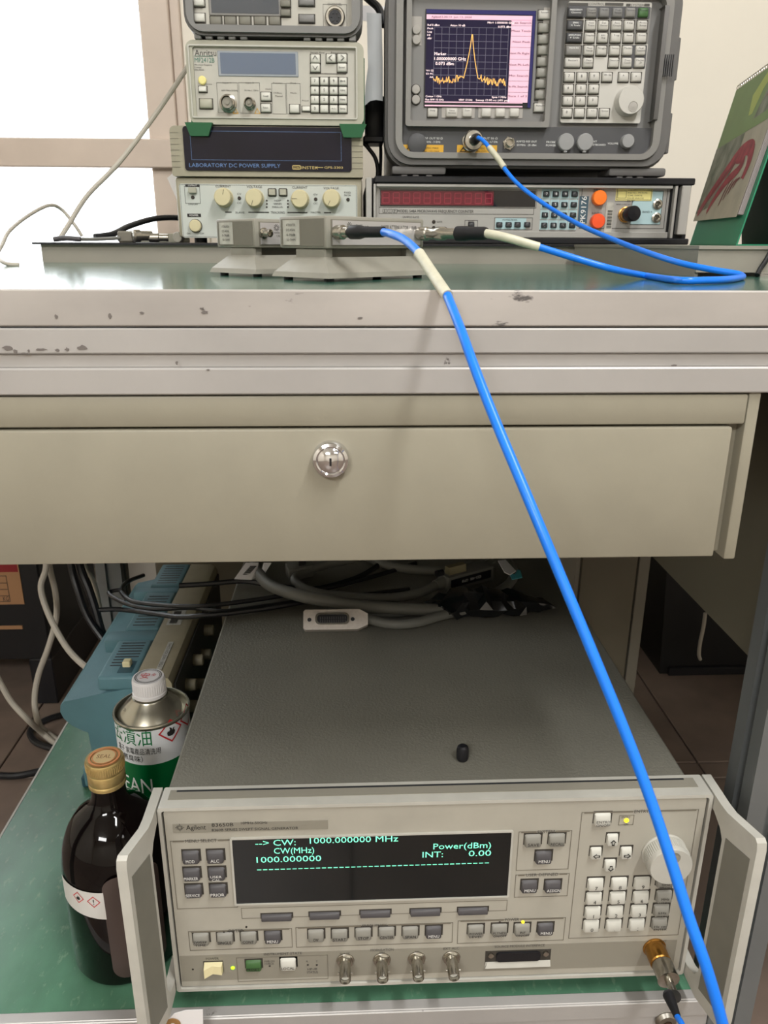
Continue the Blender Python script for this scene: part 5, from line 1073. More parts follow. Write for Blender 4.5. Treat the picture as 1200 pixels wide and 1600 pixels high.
# ================================================================ CALENDAR
cal = thing('desk_calendar', 'green tent desk calendar with red flower pages at the right edge', 'calendar', (0.40, 0.82, RZ))
Fp = Vector((0.386, 0.92, RZ)); Np = Vector((0.344, 0.72, RZ)); lean = Vector((0.032, -0.0067, 0.158)); back = Vector((0.056, -0.0115, 0))
out_ = Vector((-0.98, 0.2, 0.2)).normalized()
def slab(a, b, c, d, t, n_): 
    return MB().hexa([tuple(v) for v in (a, b, c, d)] + [tuple(v + n_ * t) for v in (a, b, c, d)])
obj('front_board', slab(Fp, Np, Np + lean, Fp + lean, 0.0012, -out_), 'calendar_green', cal, smooth=False)
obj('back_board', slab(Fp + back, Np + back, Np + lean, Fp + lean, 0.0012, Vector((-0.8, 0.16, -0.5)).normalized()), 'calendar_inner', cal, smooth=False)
obj('base_board', slab(Fp + Vector((0, 0, 0.0002)), Np + Vector((0, 0, 0.0002)), Np + back + Vector((0, 0, 0.0002)), Fp + back + Vector((0, 0, 0.0002)), 0.0010, Vector((0, 0, 1))), 'calendar_green', cal, smooth=False)
def cp(u, v, t=0.0):     # point on the page: u from far edge to near edge, v upward
    return Fp + (Np - Fp) * u + lean * v + out_ * t
for k in range(6): obj('page', slab(cp(0.01, 0.165, 0.0004 + k * 0.0006), cp(0.952 - k * 0.004, 0.165, 0.0004 + k * 0.0006), cp(0.958 - k * 0.003, 0.985, 0.0004 + k * 0.0006), cp(0.01, 0.985, 0.0004 + k * 0.0006), 0.0003, out_), 'page_edge', cal, smooth=False)
fpg = obj('cover_page', slab(cp(0.005, 0.155, 0.0044), cp(0.925, 0.150, 0.0044), cp(0.94, 0.985, 0.0042), cp(0.01, 0.985, 0.0042), 0.0003, out_), 'page_pale', cal, smooth=False)
def patch(name, pts, m_, h):
    mb = MB(); mb._add([tuple(cp(u, v, 0.0048 + h)) for u, v in pts], [tuple(range(len(pts)))]); obj(name, mb, m_, fpg, smooth=False)
patch('printed_area', [(0.01, 0.62), (0.93, 0.66), (0.94, 0.98), (0.01, 0.98)], 'page_green', 0.0)
patch('printed_area', [(0.005, 0.20), (0.35, 0.24), (0.55, 0.45), (0.55, 0.64), (0.005, 0.62)], 'page_dark', 0.00005)
patch('printed_area', [(0.62, 0.70), (0.93, 0.72), (0.93, 0.90), (0.80, 0.90), (0.70, 0.84)], 'page_dark', 0.0001)
patch('printed_area', [(0.72, 0.80), (0.93, 0.84), (0.93, 0.88), (0.86, 0.88)], 'page_red', 0.00016)
patch('printed_area', [(0.45, 0.86), (0.62, 0.97), (0.78, 0.97), (0.62, 0.86), (0.56, 0.74), (0.50, 0.74)], 'page_yellow', 0.00008)
def swoosh(pts, w, m_, h):
    P = spline([Vector((a, b, 0)) for a, b in pts], 6); L1 = []; L2 = []
    for i, p in enumerate(P):
        d = (P[min(i + 1, len(P) - 1)] - P[max(i - 1, 0)]).normalized(); nn = Vector((-d.y, d.x, 0)); q = w * (0.55 + 0.45 * math.sin(PI * i / (len(P) - 1)))
        L1.append(p + nn * q); L2.append(p - nn * q)
    mb = MB(); V = [tuple(cp(min(0.92, v.x), v.y, 0.0048 + h)) for v in L1 + L2]; n = len(L1)
    mb._add(V, [(i, i + 1, n + i + 1, n + i) for i in range(n - 1)]); obj('printed_petal', mb, m_, fpg, smooth=False)
swoosh([(0.06, 0.20), (0.20, 0.30), (0.40, 0.42), (0.58, 0.52), (0.76, 0.53), (0.82, 0.45), (0.80, 0.36)], 0.045, 'page_red', 0.00012)
swoosh([(0.28, 0.20), (0.36, 0.28), (0.50, 0.37), (0.66, 0.42), (0.70, 0.47), (0.58, 0.48)], 0.030, 'page_red', 0.00018)
swoosh([(0.10, 0.19), (0.26, 0.31), (0.44, 0.42), (0.56, 0.48)], 0.010, 'page_red_dark', 0.00022)
for k in range(4): swoosh([(0.50 + k * 0.06, 0.23 + k * 0.03), (0.53 + k * 0.06, 0.30 + k * 0.02), (0.58 + k * 0.06, 0.37)], 0.008, 'page_red_dark', 0.00020)
for k in range(26):
    c = cp(0.02 + k * 0.036, 0.985, 0.001); mb = MB(); pts = []
    for j in range(9):
        a = PI * 1.5 * j / 8 - 0.5; pts.append(tuple(c + out_ * (0.0042 * math.cos(a)) + Vector((0, 0, 1)) * (0.0042 * math.sin(a) + 0.001)))
    mb.tube(pts, 0.0005, 5, smooth=False); obj('binding_ring', mb, 'nickel', cal)

cable('loose_cable', [(0.3377, 0.637, 0.8509), (0.3316, 0.634, 0.8442), (0.3281, 0.633, 0.8375), (0.3244, 0.632, 0.8318), (0.3206, 0.628, 0.8271)], 0.0020, 'cable_black', 'black cord over the front of the short riser at the right edge', 'cord')

# ================================================================ ON THE SHELF: OSCILLOSCOPE
TY0, TY1 = 0.775, 1.10; TT = Z - 0.460
os_ = thing('oscilloscope', 'teal cased oscilloscope standing with its side forward left of the signal generator', 'instrument', (-0.26, 0.94, SZ))
prof = [(-0.302, SZ + 0.022), (-0.3045, SZ + 0.080), (-0.312, SZ + 0.0835), (-0.322, SZ + 0.0900), (-0.3295, SZ + 0.0990), (-0.3325, SZ + 0.108), (-0.3310, SZ + 0.117), (-0.326, SZ + 0.1215), (-0.316, SZ + 0.1235), (-0.2880, SZ + 0.1300), (-0.2440, SZ + 0.1380), (-0.2440, SZ + 0.022)]
obj('rear_case', MB().prism(prof, TY0, TY1), 'teal_case', os_, smooth=30, label='teal rear shell with vent slots')
vb = [(-0.2875, TT - 0.016), (-0.2860, TT - 0.004), (-0.2800, TT), (-0.2440, TT), (-0.2440, TT - 0.016)]
def vblock(y0, y1, name='vent_deck'):
    o_ = obj(name, MB().box(-0.2870, -0.2445, y0, y1, TT - 0.018, TT, 0.0035, 3), 'teal_case', os_, smooth=40); return o_
d1 = vblock(TY0 - 0.0005, 0.862); d2 = vblock(0.892, 1.00); d3 = vblock(1.022, TY1)
obj('case_band', MB().box(-0.3060, -0.2445, 0.864, 0.890, TT - 0.020, TT - 0.0016, 0.003, 2), 'teal_case', os_, smooth=40)
obj('case_band', MB().box(-0.3060, -0.2445, 1.002, 1.020, TT - 0.020, TT - 0.0016, 0.003, 2), 'teal_case', os_, smooth=40)
def slots(par, ys, x0=-0.279, x1=-0.2515):
    for k, y in enumerate(ys):
        xx0 = x0; xx1 = x1 if not (par is d1 and k < 3) else -0.266
        obj('vent_slot', MB().box(xx0, xx1, y - 0.0011, y + 0.0011, TT - 0.001, TT + 0.0002), 'slot_dark', par, smooth=False)
slots(d1, [0.800 + k * 0.0066 for k in range(9)])
slots(d2, [0.900 + k * 0.0085 for k in range(11)])
slots(d3, [1.030 + k * 0.0085 for k in range(8)])
p = (-0.2594, 0.8002); obj('power_switch', MB().box(p[0] - 0.0045, p[0] + 0.0045, p[1] - 0.0050, p[1] + 0.0050, TT - 0.001, TT + 0.0065, 0.001), 'rocker_cream', os_, label='cream square power switch')
obj('switch_plate', MB().box(p[0] - 0.0075, p[0] + 0.009, p[1] - 0.017, p[1] + 0.009, TT, TT + 0.0003), 'teal_dark', os_, smooth=False)
lo = obj('side_recess', MB().box(-0.2900, -0.2560, TY0 - 0.0008, TY0 + 0.001, SZ + 0.024, SZ + 0.054), 'teal_dark', os_, smooth=False)
for y in (TY0, TY1 - 0.03): obj('foot', MB().box(-0.3175, -0.2950, y - 0.001, y + 0.030, SZ + 0.0045, SZ + 0.034, 0.004, 2), 'teal_case', os_); obj('foot_tip', MB().box(-0.3225, -0.314, y + 0.004, y + 0.022, SZ, SZ + 0.016, 0.002), 'teal_dark', os_)
obj('bezel_shell', MB().prism([(-0.2438, SZ + 0.006), (-0.2438, TT - 0.0004), (-0.2150, TT - 0.0012), (-0.2085, TT - 0.004), (-0.2050, TT - 0.010), (-0.2040, SZ + 0.006)], TY0 + 0.001, TY1 - 0.001), 'scope_beige', os_, smooth=30, label='beige front bezel')
fcp = obj('front_face', MB().box(-0.2044, -0.2020, TY0 + 0.008, TY1 - 0.008, SZ + 0.014, TT - 0.014), 'scope_face', os_, smooth=False)
for i, (y, z) in enumerate([(0.83, 0.315), (0.83, 0.345), (0.88, 0.315), (0.88, 0.35), (0.93, 0.33), (0.96, 0.35)]): obj('control_knob', MB().lathe([(0.0075, 0), (0.007, 0.011), (0.006, 0.012), (0, 0.012)], (-0.202, y, z), (1, 0, 0), 20, cap=False), 'scope_beige', os_)
for y in (0.82, 0.86, 0.90): obj('bnc_socket', MB().lathe([(0.0070, 0), (0.0070, 0.002), (0.0048, 0.003), (0.0048, 0.018), (0, 0.018)], (-0.202, y, 0.272), (1, 0, 0), 18, cap=False), 'nickel', os_)
# labels on the beige strip
def flat_label(name, p0, p1, w, m_, par, z):
    a = Vector((p0[0], p0[1], z)); b = Vector((p1[0], p1[1], z)); d = (b - a).normalized(); n_ = Vector((-d.y, d.x, 0)) * (w / 2)
    mb = MB().hexa([tuple(a - n_), tuple(b - n_), tuple(b + n_), tuple(a + n_)] + [tuple(v + Vector((0, 0, 0.0004))) for v in (a - n_, b - n_, b + n_, a + n_)])
    return obj(name, mb, m_, par, smooth=False), a, d
l_, a_, d_ = flat_label('barcode_label', (-0.2285, 0.900), (-0.2285, 0.944), 0.0180, 'sticker', os_, TT - 0.0006)
bb = MB(); yy = 0.904
while yy < 0.938: t1 = rnd.choice((0.0006, 0.0012, 0.0018)); bb.box(-0.2345, -0.2250, yy, yy + t1, TT, TT + 0.0003); yy += t1 + rnd.choice((0.0006, 0.0012))
obj('bars', bb, 'ink_dark', l_, smooth=False)
l_, a_, d_ = flat_label('serial_label', (-0.2215, 0.790), (-0.2215, 0.855), 0.0062, 'sticker', os_, TT - 0.0006)
obj('label_lettering', MB().text('TDS 1002 C012345', 0, 0, 0, 0.0032, 0.056, f=lambda a, b: (-0.2215 - b, 0.8225 + a, TT + 0.0001)), 'ink_dark', l_, smooth=False)

# ================================================================ SOLVENT CAN
CX, CYc, CR = -0.1958, 0.66, 0.0350
cn = thing('solvent_can', 'round white and green metal solvent can with white screw cap beside the signal generator', 'can', (CX, CYc, SZ))
rimz = Z - 0.4255
gz = 0.3837
obj('body', MB().lathe([(0.0, 0.0), (0.0335, 0.0), (0.0350, 0.0015), (0.0350, rimz - SZ - 0.004)], (CX, CYc, SZ + 0.0002), (0, 0, 1), 56, cap=False), 'can_white', cn, label='white printed can wall')
obj('rim', MB().lathe([(0.0350, -0.004), (0.0358, -0.003), (0.0362, -0.0008), (0.0356, 0.0004), (0.0342, 0.0004), (0.0336, -0.0015), (0.0334, -0.005)], (CX, CYc, rimz), (0, 0, 1), 56, cap=False), 'can_metal', cn)
obj('shoulder', MB().lathe([(0.0336, -0.005), (0.0325, -0.0045), (0.0300, -0.0010), (0.0230, 0.0070), (0.0175, 0.0120), (0.0165, 0.0135), (0.0145, 0.0140), (0.0145, 0.020)], (CX, CYc, rimz), (0, 0, 1), 48, cap=False), 'can_metal', cn, label='bare metal cone')
cpm = MB().lathe([(0.0152, 0.0150), (0.0160, 0.0156), (0.0160, 0.0185), (0.0152, 0.0190), (0.0152, 0.0320), (0.0145, 0.0335), (0, 0.0337)], (CX, CYc, rimz), (0, 0, 1), 40, cap=False)
for k in range(44):
    a = 2 * PI * k / 44; cpm.tube([(CX + math.cos(a) * 0.0152, CYc + math.sin(a) * 0.0152, rimz + 0.020), (CX + math.cos(a) * 0.0152, CYc + math.sin(a) * 0.0152, rimz + 0.0305)], 0.0004, 4, smooth=False)
cpo = obj('screw_cap', cpm, 'cap_white', cn, label='white ribbed screw cap')
ct = MB().lathe([(0.0118, 0), (0.0126, 0)], (CX, CYc, rimz + 0.0341), (0, 0, 1), 40, cap=False).lathe([(0.0105, 0), (0.0110, 0)], (CX, CYc, rimz + 0.0341), (0, 0, 1), 40, cap=False)
obj('cap_print', ct, 'ink_mid', cpo, smooth=False)
cr_ = MB(); cr_.text('安', CX - 0.003, CYc, 0, 0.0075, 0.0080, f=lambda a, b: (a, b, rimz + 0.0342)).text('全', CX + 0.005, CYc + 0.002, 0, 0.0035, 0.004, f=lambda a, b: (a, b, rimz + 0.0342))
obj('cap_print', cr_, 'ink_red', cpo, smooth=False)
obj('green_band', MB().lathe([(0.03505, 0), (0.03520, 0.0002), (0.03520, gz - SZ - 0.0042), (0.03505, gz - SZ - 0.004)], (CX, CYc, SZ + 0.004), (0, 0, 1), 56, cap=False), 'can_green', cn, label='green lower half of the label')
def wrap(th0, r=CR + 0.0004, cx=CX, cy=CYc): return lambda a, b: (cx + r * math.sin(th0 + a / r), cy - r * math.cos(th0 + a / r), b)
D = math.radians
wg = MB().text('去漬油', 0, 0.4141, 0, 0.0150, 0.0440, f=wrap(D(-24)))
obj('label_lettering', wg, 'ink_green', cn, smooth=False)
wk = MB().text('電子 家電產品清洗用', 0, 0.3983, 0, 0.0052, 0.046, f=wrap(D(-14))).text('（無臭味）', 0, 0.39, 0, 0.0052, 0.024, f=wrap(D(-24))).text('2021.8', 0, 0, 0, 0.0035, 0.009, f=lambda a, b: (CX - 0.019 + a * 0.8 + b * 0.3, CYc - 0.014 - a * 0.45 + b * 0.6, rimz + 0.0055 + b * 0.5))
obj('label_lettering', wk, 'ink_dark', cn, smooth=False)
obj('label_lettering', MB().text('CLEAN', 0, 0.3602, 0, 0.0165, 0.052, f=wrap(D(-36), CR + 0.0006)), 'ink_white', cn, smooth=False)
def hazard(par, f0, s, dark='ink_dark'):
    rd = MB(); o_ = [(s, 0), (0, s), (-s, 0), (0, -s)]; i_ = [(v[0] * 0.84, v[1] * 0.84) for v in o_]
    for k in range(4):
        j = (k + 1) % 4; N_ = 6; vs = []
        for q in range(N_ + 1):
            t = q / N_
            for A_ in (o_, i_): vs.append(f0(A_[k][0] + (A_[j][0] - A_[k][0]) * t, A_[k][1] + (A_[j][1] - A_[k][1]) * t))
        rd._add(vs, [(2 * q, 2 * q + 1, 2 * q + 3, 2 * q + 2) for q in range(N_)])
    obj('hazard_diamond', rd, 'ink_red', par, smooth=False)
fl_ = MB(); hz = 0.4153; fz_ = wrap(D(42)); s = 0.0125
hazard(cn, lambda a, b: fz_(a, hz + b), s)
flame = [(-0.30, -0.35), (-0.34, -0.10), (-0.22, 0.08), (-0.20, -0.06), (-0.08, 0.12), (-0.12, 0.34), (0.06, 0.20), (0.10, 0.02), (0.18, 0.16), (0.30, 0.22), (0.24, 0.04), (0.34, -0.12), (0.26, -0.32), (0.10, -0.42), (-0.14, -0.42)]
fl_._add([fz_(a * s, hz + b * s) for a, b in flame], [tuple(range(len(flame)))]); obj('hazard_flame', fl_, 'ink_dark', cn, smooth=False)
fz2 = wrap(D(80)); hazard(cn, lambda a, b: fz2(a, hz + 0.004 + b), s)

# ================================================================ DARK BOTTLE
BX, BY, BR = -0.2090, 0.558, 0.0460
bt = thing('glass_bottle', 'dark brown glass bottle with a gold screw cap in front of the solvent can', 'bottle', (BX, BY, SZ))
bprof = [(0.0, 0.0), (0.0405, 0.0), (0.0440, 0.0018), (BR, 0.006), (BR, 0.100), (0.0452, 0.112), (0.0425, 0.126), (0.0375, 0.139), (0.0300, 0.150), (0.0210, 0.1575), (0.0165, 0.162), (0.0145, 0.167), (0.0138, 0.174), (0.0138, 0.190)]
obj('glass', MB().lathe(bprof, (BX, BY, SZ + 0.0002), (0, 0, 1), 64, cap=False), 'bottle_glass', bt, label='nearly black glossy glass')
cz = SZ + 0.1790
gc = MB().lathe([(0.0146, 0.0), (0.0152, 0.0004), (0.0154, 0.0030), (0.0147, 0.0042), (0.0153, 0.0054), (0.0154, 0.0125), (0.0148, 0.0140), (0.0155, 0.0155), (0.0157, 0.0240), (0.0150, 0.0256), (0.0, 0.0260)], (BX, BY, cz), (0, 0, 1), 48, cap=False)
for k in range(56):
    a = 2 * PI * k / 56; gc.tube([(BX + math.cos(a) * 0.0157, BY + math.sin(a) * 0.0157, cz + 0.0165), (BX + math.cos(a) * 0.0157, BY + math.sin(a) * 0.0157, cz + 0.0232)], 0.0003, 4, smooth=False)
gco = obj('screw_cap', gc, 'gold_cap', bt, label='gold screw cap')
obj('seal_print', MB().lathe([(0.0110, 0), (0.0130, 0)], (BX, BY, cz + 0.0263), (0, 0, 1), 40, cap=False).lathe([(0.0090, 0), (0.0098, 0)], (BX, BY, cz + 0.0263), (0, 0, 1), 30, cap=False), 'seal_orange', gco, smooth=False)
obj('seal_disc', MB().lathe([(0.0, 0), (0.0088, 0)], (BX, BY, cz + 0.0263), (0, 0, 1), 30, cap=False), 'seal_cream', gco, smooth=False)
obj('seal_lettering', MB().text('SEAL', BX, BY, 0, 0.0048, 0.012, f=lambda a, b: (a, b, cz + 0.0265)), 'carton', gco, smooth=False)
def shell(th0, th1, z0, z1, r, n=14):
    vs = []
    for k in range(n + 1):
        t = th0 + (th1 - th0) * k / n
        for i in (0, 1):
            z = (z0[0] + (z0[1] - z0[0]) * k / n) if i == 0 else z1
            vs.append((BX + r * math.sin(t), BY - r * math.cos(t), z))
    mb = MB(); mb._add(vs, [(2 * k, 2 * k + 1, 2 * k + 3, 2 * k + 2) for k in range(n)]); return mb
obj('torn_label', shell(D(-58), D(2), (0.3204, 0.3162), 0.3442, BR + 0.0003), 'bottle_label', bt, label='torn remnant of a white label')
wz = 0.3357
def bw(th0): return lambda a, b: (BX + (BR + .0006) * math.sin(th0 + a / BR), BY - (BR + .0006) * math.cos(th0 + a / BR), b)
for th, dz in ((-27, 0.0), (-9, -0.001)):
    f_ = bw(D(th)); hazard(bt, lambda a, b, f_=f_, dz=dz: f_(a, wz + dz + b), 0.0058)
f_ = bw(D(-9)); ex = MB().text('!', 0, wz - 0.001, 0, 0.0055, 0.0010, f=f_); f2_ = bw(D(-27)); ex._add([f2_(a * 0.0058, wz + b * 0.0058) for a, b in flame], [tuple(range(len(flame)))]); obj('hazard_mark', ex, 'ink_dark', bt, smooth=False)
# glue film left by the torn label
fm = []; z0_, z1_ = 0.2495, 0.3579; t0_, t1_ = D(1), D(62)
ol = rr(t0_ * BR, t1_ * BR, z0_, z1_, 0.012, 5); mb = MB(); cen = ((t0_ + t1_) / 2 * BR, (z0_ + z1_) / 2)
rings_ = 6; vs = []
for j in range(rings_ + 1):
    for a, b in ol:
        u = cen[0] + (a - cen[0]) * j / rings_; w = cen[1] + (b - cen[1]) * j / rings_
        vs.append((BX + (BR + 0.0002) * math.sin(u / BR), BY - (BR + 0.0002) * math.cos(u / BR), w))
n = len(ol); mb._add(vs, [(j * n + i, j * n + (i + 1) % n, (j + 1) * n + (i + 1) % n, (j + 1) * n + i) for j in range(rings_) for i in range(n)])
obj('glue_film', mb, 'film_brown', bt, label='matt brown glue residue')
obj('orange_sticker', shell(D(28), D(46), (0.2834, 0.2846), 0.2946, BR + 0.0006, 4), 'patch_orange', bt, label='small orange sticker')

# ================================================================ ON TOP OF THE SIGNAL GENERATOR
TOP = ST - 0.0010
cap_ = obj('connector_cap', MB().lathe([(0.0, 0.0), (0.0040, 0.0), (0.0048, 0.0012), (0.0051, 0.0035), (0.0051, 0.0100), (0.0044, 0.0125), (0.0028, 0.0138), (0, 0.0140)], (0.0893, 0.5400, TOP), (0, 0, 1), 28, cap=False), 'rubber_black'); tag(cap_, 'small black rubber connector cap standing on the signal generator cover', 'cap')
gc_ = thing('interface_cable', 'grey interface cable with a silver ribbon connector facing forward under the drawer', 'cable', (0.0, 0.80, TOP))
p0 = [(-0.0539,0.4475), (0.0161,0.4516)]; hx0, hx1 = p0[0][0], p0[1][0]
hz0, hz1 = TOP + 0.0002, TOP + 0.0222
TLT = Matrix.Translation((0, 0.757, hz0 + 0.0085)) @ Matrix.Rotation(math.radians(-38), 4, 'X') @ Matrix.Translation((0, -0.765, -hz0)) @ Matrix.Identity(4)
shell_o = [(hx0, hz0 + 0.002), (hx0 + 0.002, hz0), (hx1 - 0.011, hz0), (hx1, hz0 + 0.005), (hx1, hz1 - 0.005), (hx1 - 0.009, hz1), (hx0 + 0.002, hz1), (hx0, hz1 - 0.002)]
hs = obj('connector_shell', MB().prism(shell_o, 0.765, 0.777).xf(TLT), 'connector_alloy', gc_, label='silver connector shell')
cxm = (hx0 + hx1) / 2 - 0.0035
obj('contact_rim', MB().ring(rr(cxm - 0.0185, cxm + 0.0185, hz0 + 0.0050, hz1 - 0.0042, 0.005), rr(cxm - 0.0162, cxm + 0.0162, hz0 + 0.0068, hz1 - 0.0060, 0.0035), 0.7615, 0.766).xf(TLT), 'nickel', hs)
obj('contact_block', MB().prism(rr(cxm - 0.0162, cxm + 0.0162, hz0 + 0.0066, hz1 - 0.0060, 0.0035), 0.7640, 0.766).xf(TLT), 'black_plastic', hs)
cts = MB()
for k in range(12):
    x = cxm - 0.0135 + k * 0.00245; cts.box(x, x + 0.0010, 0.7632, 0.7642, hz0 + 0.0112, hz1 - 0.0082).box(x, x + 0.0010, 0.7632, 0.7642, hz0 + 0.0078, hz0 + 0.0102)
obj('contacts', cts.xf(TLT), 'key_dark', hs, smooth=False, kind='stuff')
for x in (hx0 + 0.0066, hx1 - 0.0165): obj('screw_hole', MB().cyl((x, 0.7652, (hz0 + hz1) / 2), (0, -1, 0), 0.0022, 0.0006, 14).xf(TLT), 'slot_dark', hs)
r = 0.0062; zc_ = TOP + r
obj('cable_sheath', MB().tube([(hx1 - 0.004, 0.776, hz0 + 0.012)] + [(0.041, 0.7691, 0.4535), (0.0694, 0.7712, 0.4535), (0.0996, 0.7874, 0.4535), (0.1379, 0.8013, 0.454), (0.1758, 0.8066, 0.454)], 0.0055, 12), 'cable_grey', gc_)
g2 = thing('interface_cable', 'thick grey interface cable crossing the top cover from the upper left with a paper tag', 'cable', (-0.05, 0.9, TOP))
obj('cable_sheath', MB().tube([(-0.1396, 1.0367, 0.455), (-0.1293, 0.9626, 0.456), (-0.1191, 0.9087, 0.458), (-0.1006, 0.8604, 0.462), (-0.0709, 0.8212, 0.468), (-0.0335, 0.8013, 0.468), (0.0062, 0.7975, 0.462), (0.0497, 0.7977, 0.458), (0.0933, 0.7971, 0.456), (0.1309, 0.804, 0.456)], 0.0072, 14), 'cable_grey', g2)
def tagflat(name, pts, m_, par, t=0.0006):
    mb = MB(); n = len(pts); mb._add([tuple(p) for p in pts] + [(p[0], p[1], p[2] + t) for p in pts], [tuple(range(n))[::-1], tuple(range(n, 2 * n))] + [(i, (i + 1) % n, (i + 1) % n + n, i + n) for i in range(n)])
    return obj(name, mb, m_, par, smooth=False)
tg = tagflat('paper_tag', [(-0.1455, 0.8859, 0.458), (-0.1241, 0.8833, 0.458), (-0.1193, 0.8889, 0.458), (-0.1175, 0.9071, 0.47), (-0.1335, 0.9076, 0.47)], 'paper', g2)
tb_ = MB(); bA_ = [(-0.1379, 0.8881, 0.4595), (-0.1262, 0.8992, 0.47)]
for k in range(9):
    a = Vector(bA_[0]).lerp(Vector(bA_[1]), k / 9); tb_.hexa([tuple(a + Vector(v)) for v in ((0, 0, 0), (0.008, 0, 0), (0.008, 0.0016, 0.0004), (0, 0.0016, 0.0004), (0, 0, 0.0003), (0.008, 0, 0.0003), (0.008, 0.0016, 0.0007), (0, 0.0016, 0.0007))])
obj('bars', tb_, 'ink_dark', tg, smooth=False, kind='stuff')
tg = tagflat('paper_tag', [(-0.1141, 0.9014, 0.462), (-0.1085, 0.8932, 0.462), (-0.1015, 0.9066, 0.47), (-0.1111, 0.9069, 0.47)], 'paper', g2)
g3 = thing('interface_cable', 'grey interface cable with a labelled dark plug at the right of the bundle', 'cable', (0.1, 0.9, TOP))
a3, b3 = [Vector(v) for v in [(0.1159, 0.8608, 0.4475), (0.1788, 0.8969, 0.4475)]]
d3_ = (b3 - a3).normalized(); n3 = Vector((-d3_.y, d3_.x, 0)); Lg = (b3 - a3).length
def l3(u, v, w): return tuple(a3 + d3_ * u + n3 * v + Vector((0, 0, w)))
hb = MB().hexa([l3(0.0, 0, 0), l3(Lg, 0, 0), l3(Lg, 0.024, 0), l3(0.0, 0.024, 0), l3(0.001, 0.0005, 0.019), l3(Lg - .001, 0.0005, 0.019), l3(Lg - .001, 0.0235, 0.019), l3(0.001, 0.0235, 0.019)])
bmesh.ops.bevel(hb.bm, geom=list(hb.bm.edges), offset=0.0018, segments=2, affect='EDGES', profile=0.5)
ph_ = obj('plug_housing', hb, 'cable_grey', g3, label='dark grey moulded plug')
gl = MB().hexa([l3(0.004, -0.0005, 0.005), l3(Lg - 0.006, -0.0005, 0.005), l3(Lg - 0.006, 0.0, 0.005), l3(0.004, 0.0, 0.005), l3(0.004, -0.0005, 0.0155), l3(Lg - 0.006, -0.0005, 0.0155), l3(Lg - 0.006, 0.0, 0.0155), l3(0.004, 0.0, 0.0155)])
obj('plug_label', gl, 'black_plastic', ph_, smooth=False)
obj('plug_lettering', MB().text('IEEE-488  GPIB', 0, 0, 0, 0.0036, 0.030, f=lambda a, b: l3((Lg - 0.002) / 2 - a, -0.0008, 0.0102 - b)), 'ink_white', ph_, smooth=False)
ob_ = MB().hexa([l3(0.006, 0.006, 0.0185), l3(0.032, 0.006, 0.0185), l3(0.032, 0.016, 0.0185), l3(0.006, 0.016, 0.0185), l3(0.006, 0.007, 0.0285), l3(0.032, 0.007, 0.0285), l3(0.032, 0.015, 0.0285), l3(0.006, 0.015, 0.0285)])
obj('contact_shell', ob_, 'contact_olive', g3, smooth=False)
obj('thumb_screw', MB().cyl(l3(-0.001, 0.011, 0.023), -d3_, 0.0042, 0.009, 14), 'black_plastic', g3)
obj('strain_relief', MB().tube([l3(0.003, 0.012, 0.009), l3(-0.012, 0.010, 0.0085)], 0.0075, 12, rs=(0.0085, 0.0066)), 'cable_grey', g3)
obj('cable_sheath', MB().tube([l3(-0.010, 0.010, 0.0085)] + [(0.0755, 0.8457, 0.4535), (0.0367, 0.8346, 0.4535), (-0.0086, 0.8413, 0.4535), (-0.0469, 0.8541, 0.454), (-0.072, 0.888, 0.456), (-0.0416, 0.9227, 0.458), (0.0078, 0.9441, 0.46)], 0.0058, 12), 'cable_grey', g3)
g4 = thing('interface_cable', 'grey interface cable bent back at the right with a white and blue tag sleeve', 'cable', (0.12, 0.95, TOP))
obj('cable_sheath', MB().tube([(0.0062, 0.8038, 0.4525), (0.0498, 0.7991, 0.4525), (0.0953, 0.8147, 0.453), (0.1346, 0.8289, 0.453), (0.1675, 0.8437, 0.453), (0.1916, 0.8685, 0.454), (0.2031, 0.8948, 0.456), (0.2022, 0.9164, 0.46), (0.1921, 0.9393, 0.465), (0.1602, 0.9527, 0.47)], 0.0060, 12), 'cable_grey', g4)
tagflat('tag_sleeve', [(0.1854, 0.912, 0.4665), (0.1956, 0.9138, 0.4665), (0.2017, 0.8787, 0.4665), (0.1922, 0.8673, 0.4665), (0.1867, 0.8753, 0.4665)], 'paper', g4, 0.0012)
tagflat('tag_sleeve', [(0.1951, 0.884, 0.46), (0.2039, 0.8998, 0.46), (0.2111, 0.8955, 0.46), (0.209, 0.8737, 0.46), (0.1952, 0.8684, 0.46)], 'label_teal', g4, 0.0008)
g5 = thing('interface_cable', 'grey interface cable arcing behind the plugs close under the drawer', 'cable', (0.06, 1.0, TOP))
obj('cable_sheath', MB().tube([(0.0166, 0.9673, 0.454), (0.041, 0.9358, 0.454), (0.0813, 0.9177, 0.454), (0.1221, 0.9143, 0.454), (0.1525, 0.9254, 0.456), (0.1768, 0.9476, 0.46)], 0.0060, 12), 'cable_grey', g5)
a5, b5 = [Vector(v) for v in [(-0.079, 0.8936, 0.4475), (-0.0479, 0.9103, 0.4475)]]; d5 = (b5 - a5).normalized(); n5 = Vector((-d5.y, d5.x, 0))
def l5(u, v, w): return tuple(a5 + d5 * u + n5 * v + Vector((0, 0, w)))
h5 = MB().hexa([l5(0, 0, 0.002), l5(0.034, 0, 0.002), l5(0.044, 0.026, 0.002), l5(0.006, 0.026, 0.002), l5(0, 0, 0.018), l5(0.034, 0, 0.018), l5(0.044, 0.026, 0.018), l5(0.006, 0.026, 0.018)])
bmesh.ops.bevel(h5.bm, geom=list(h5.bm.edges), offset=0.002, segments=2, affect='EDGES', profile=0.5)
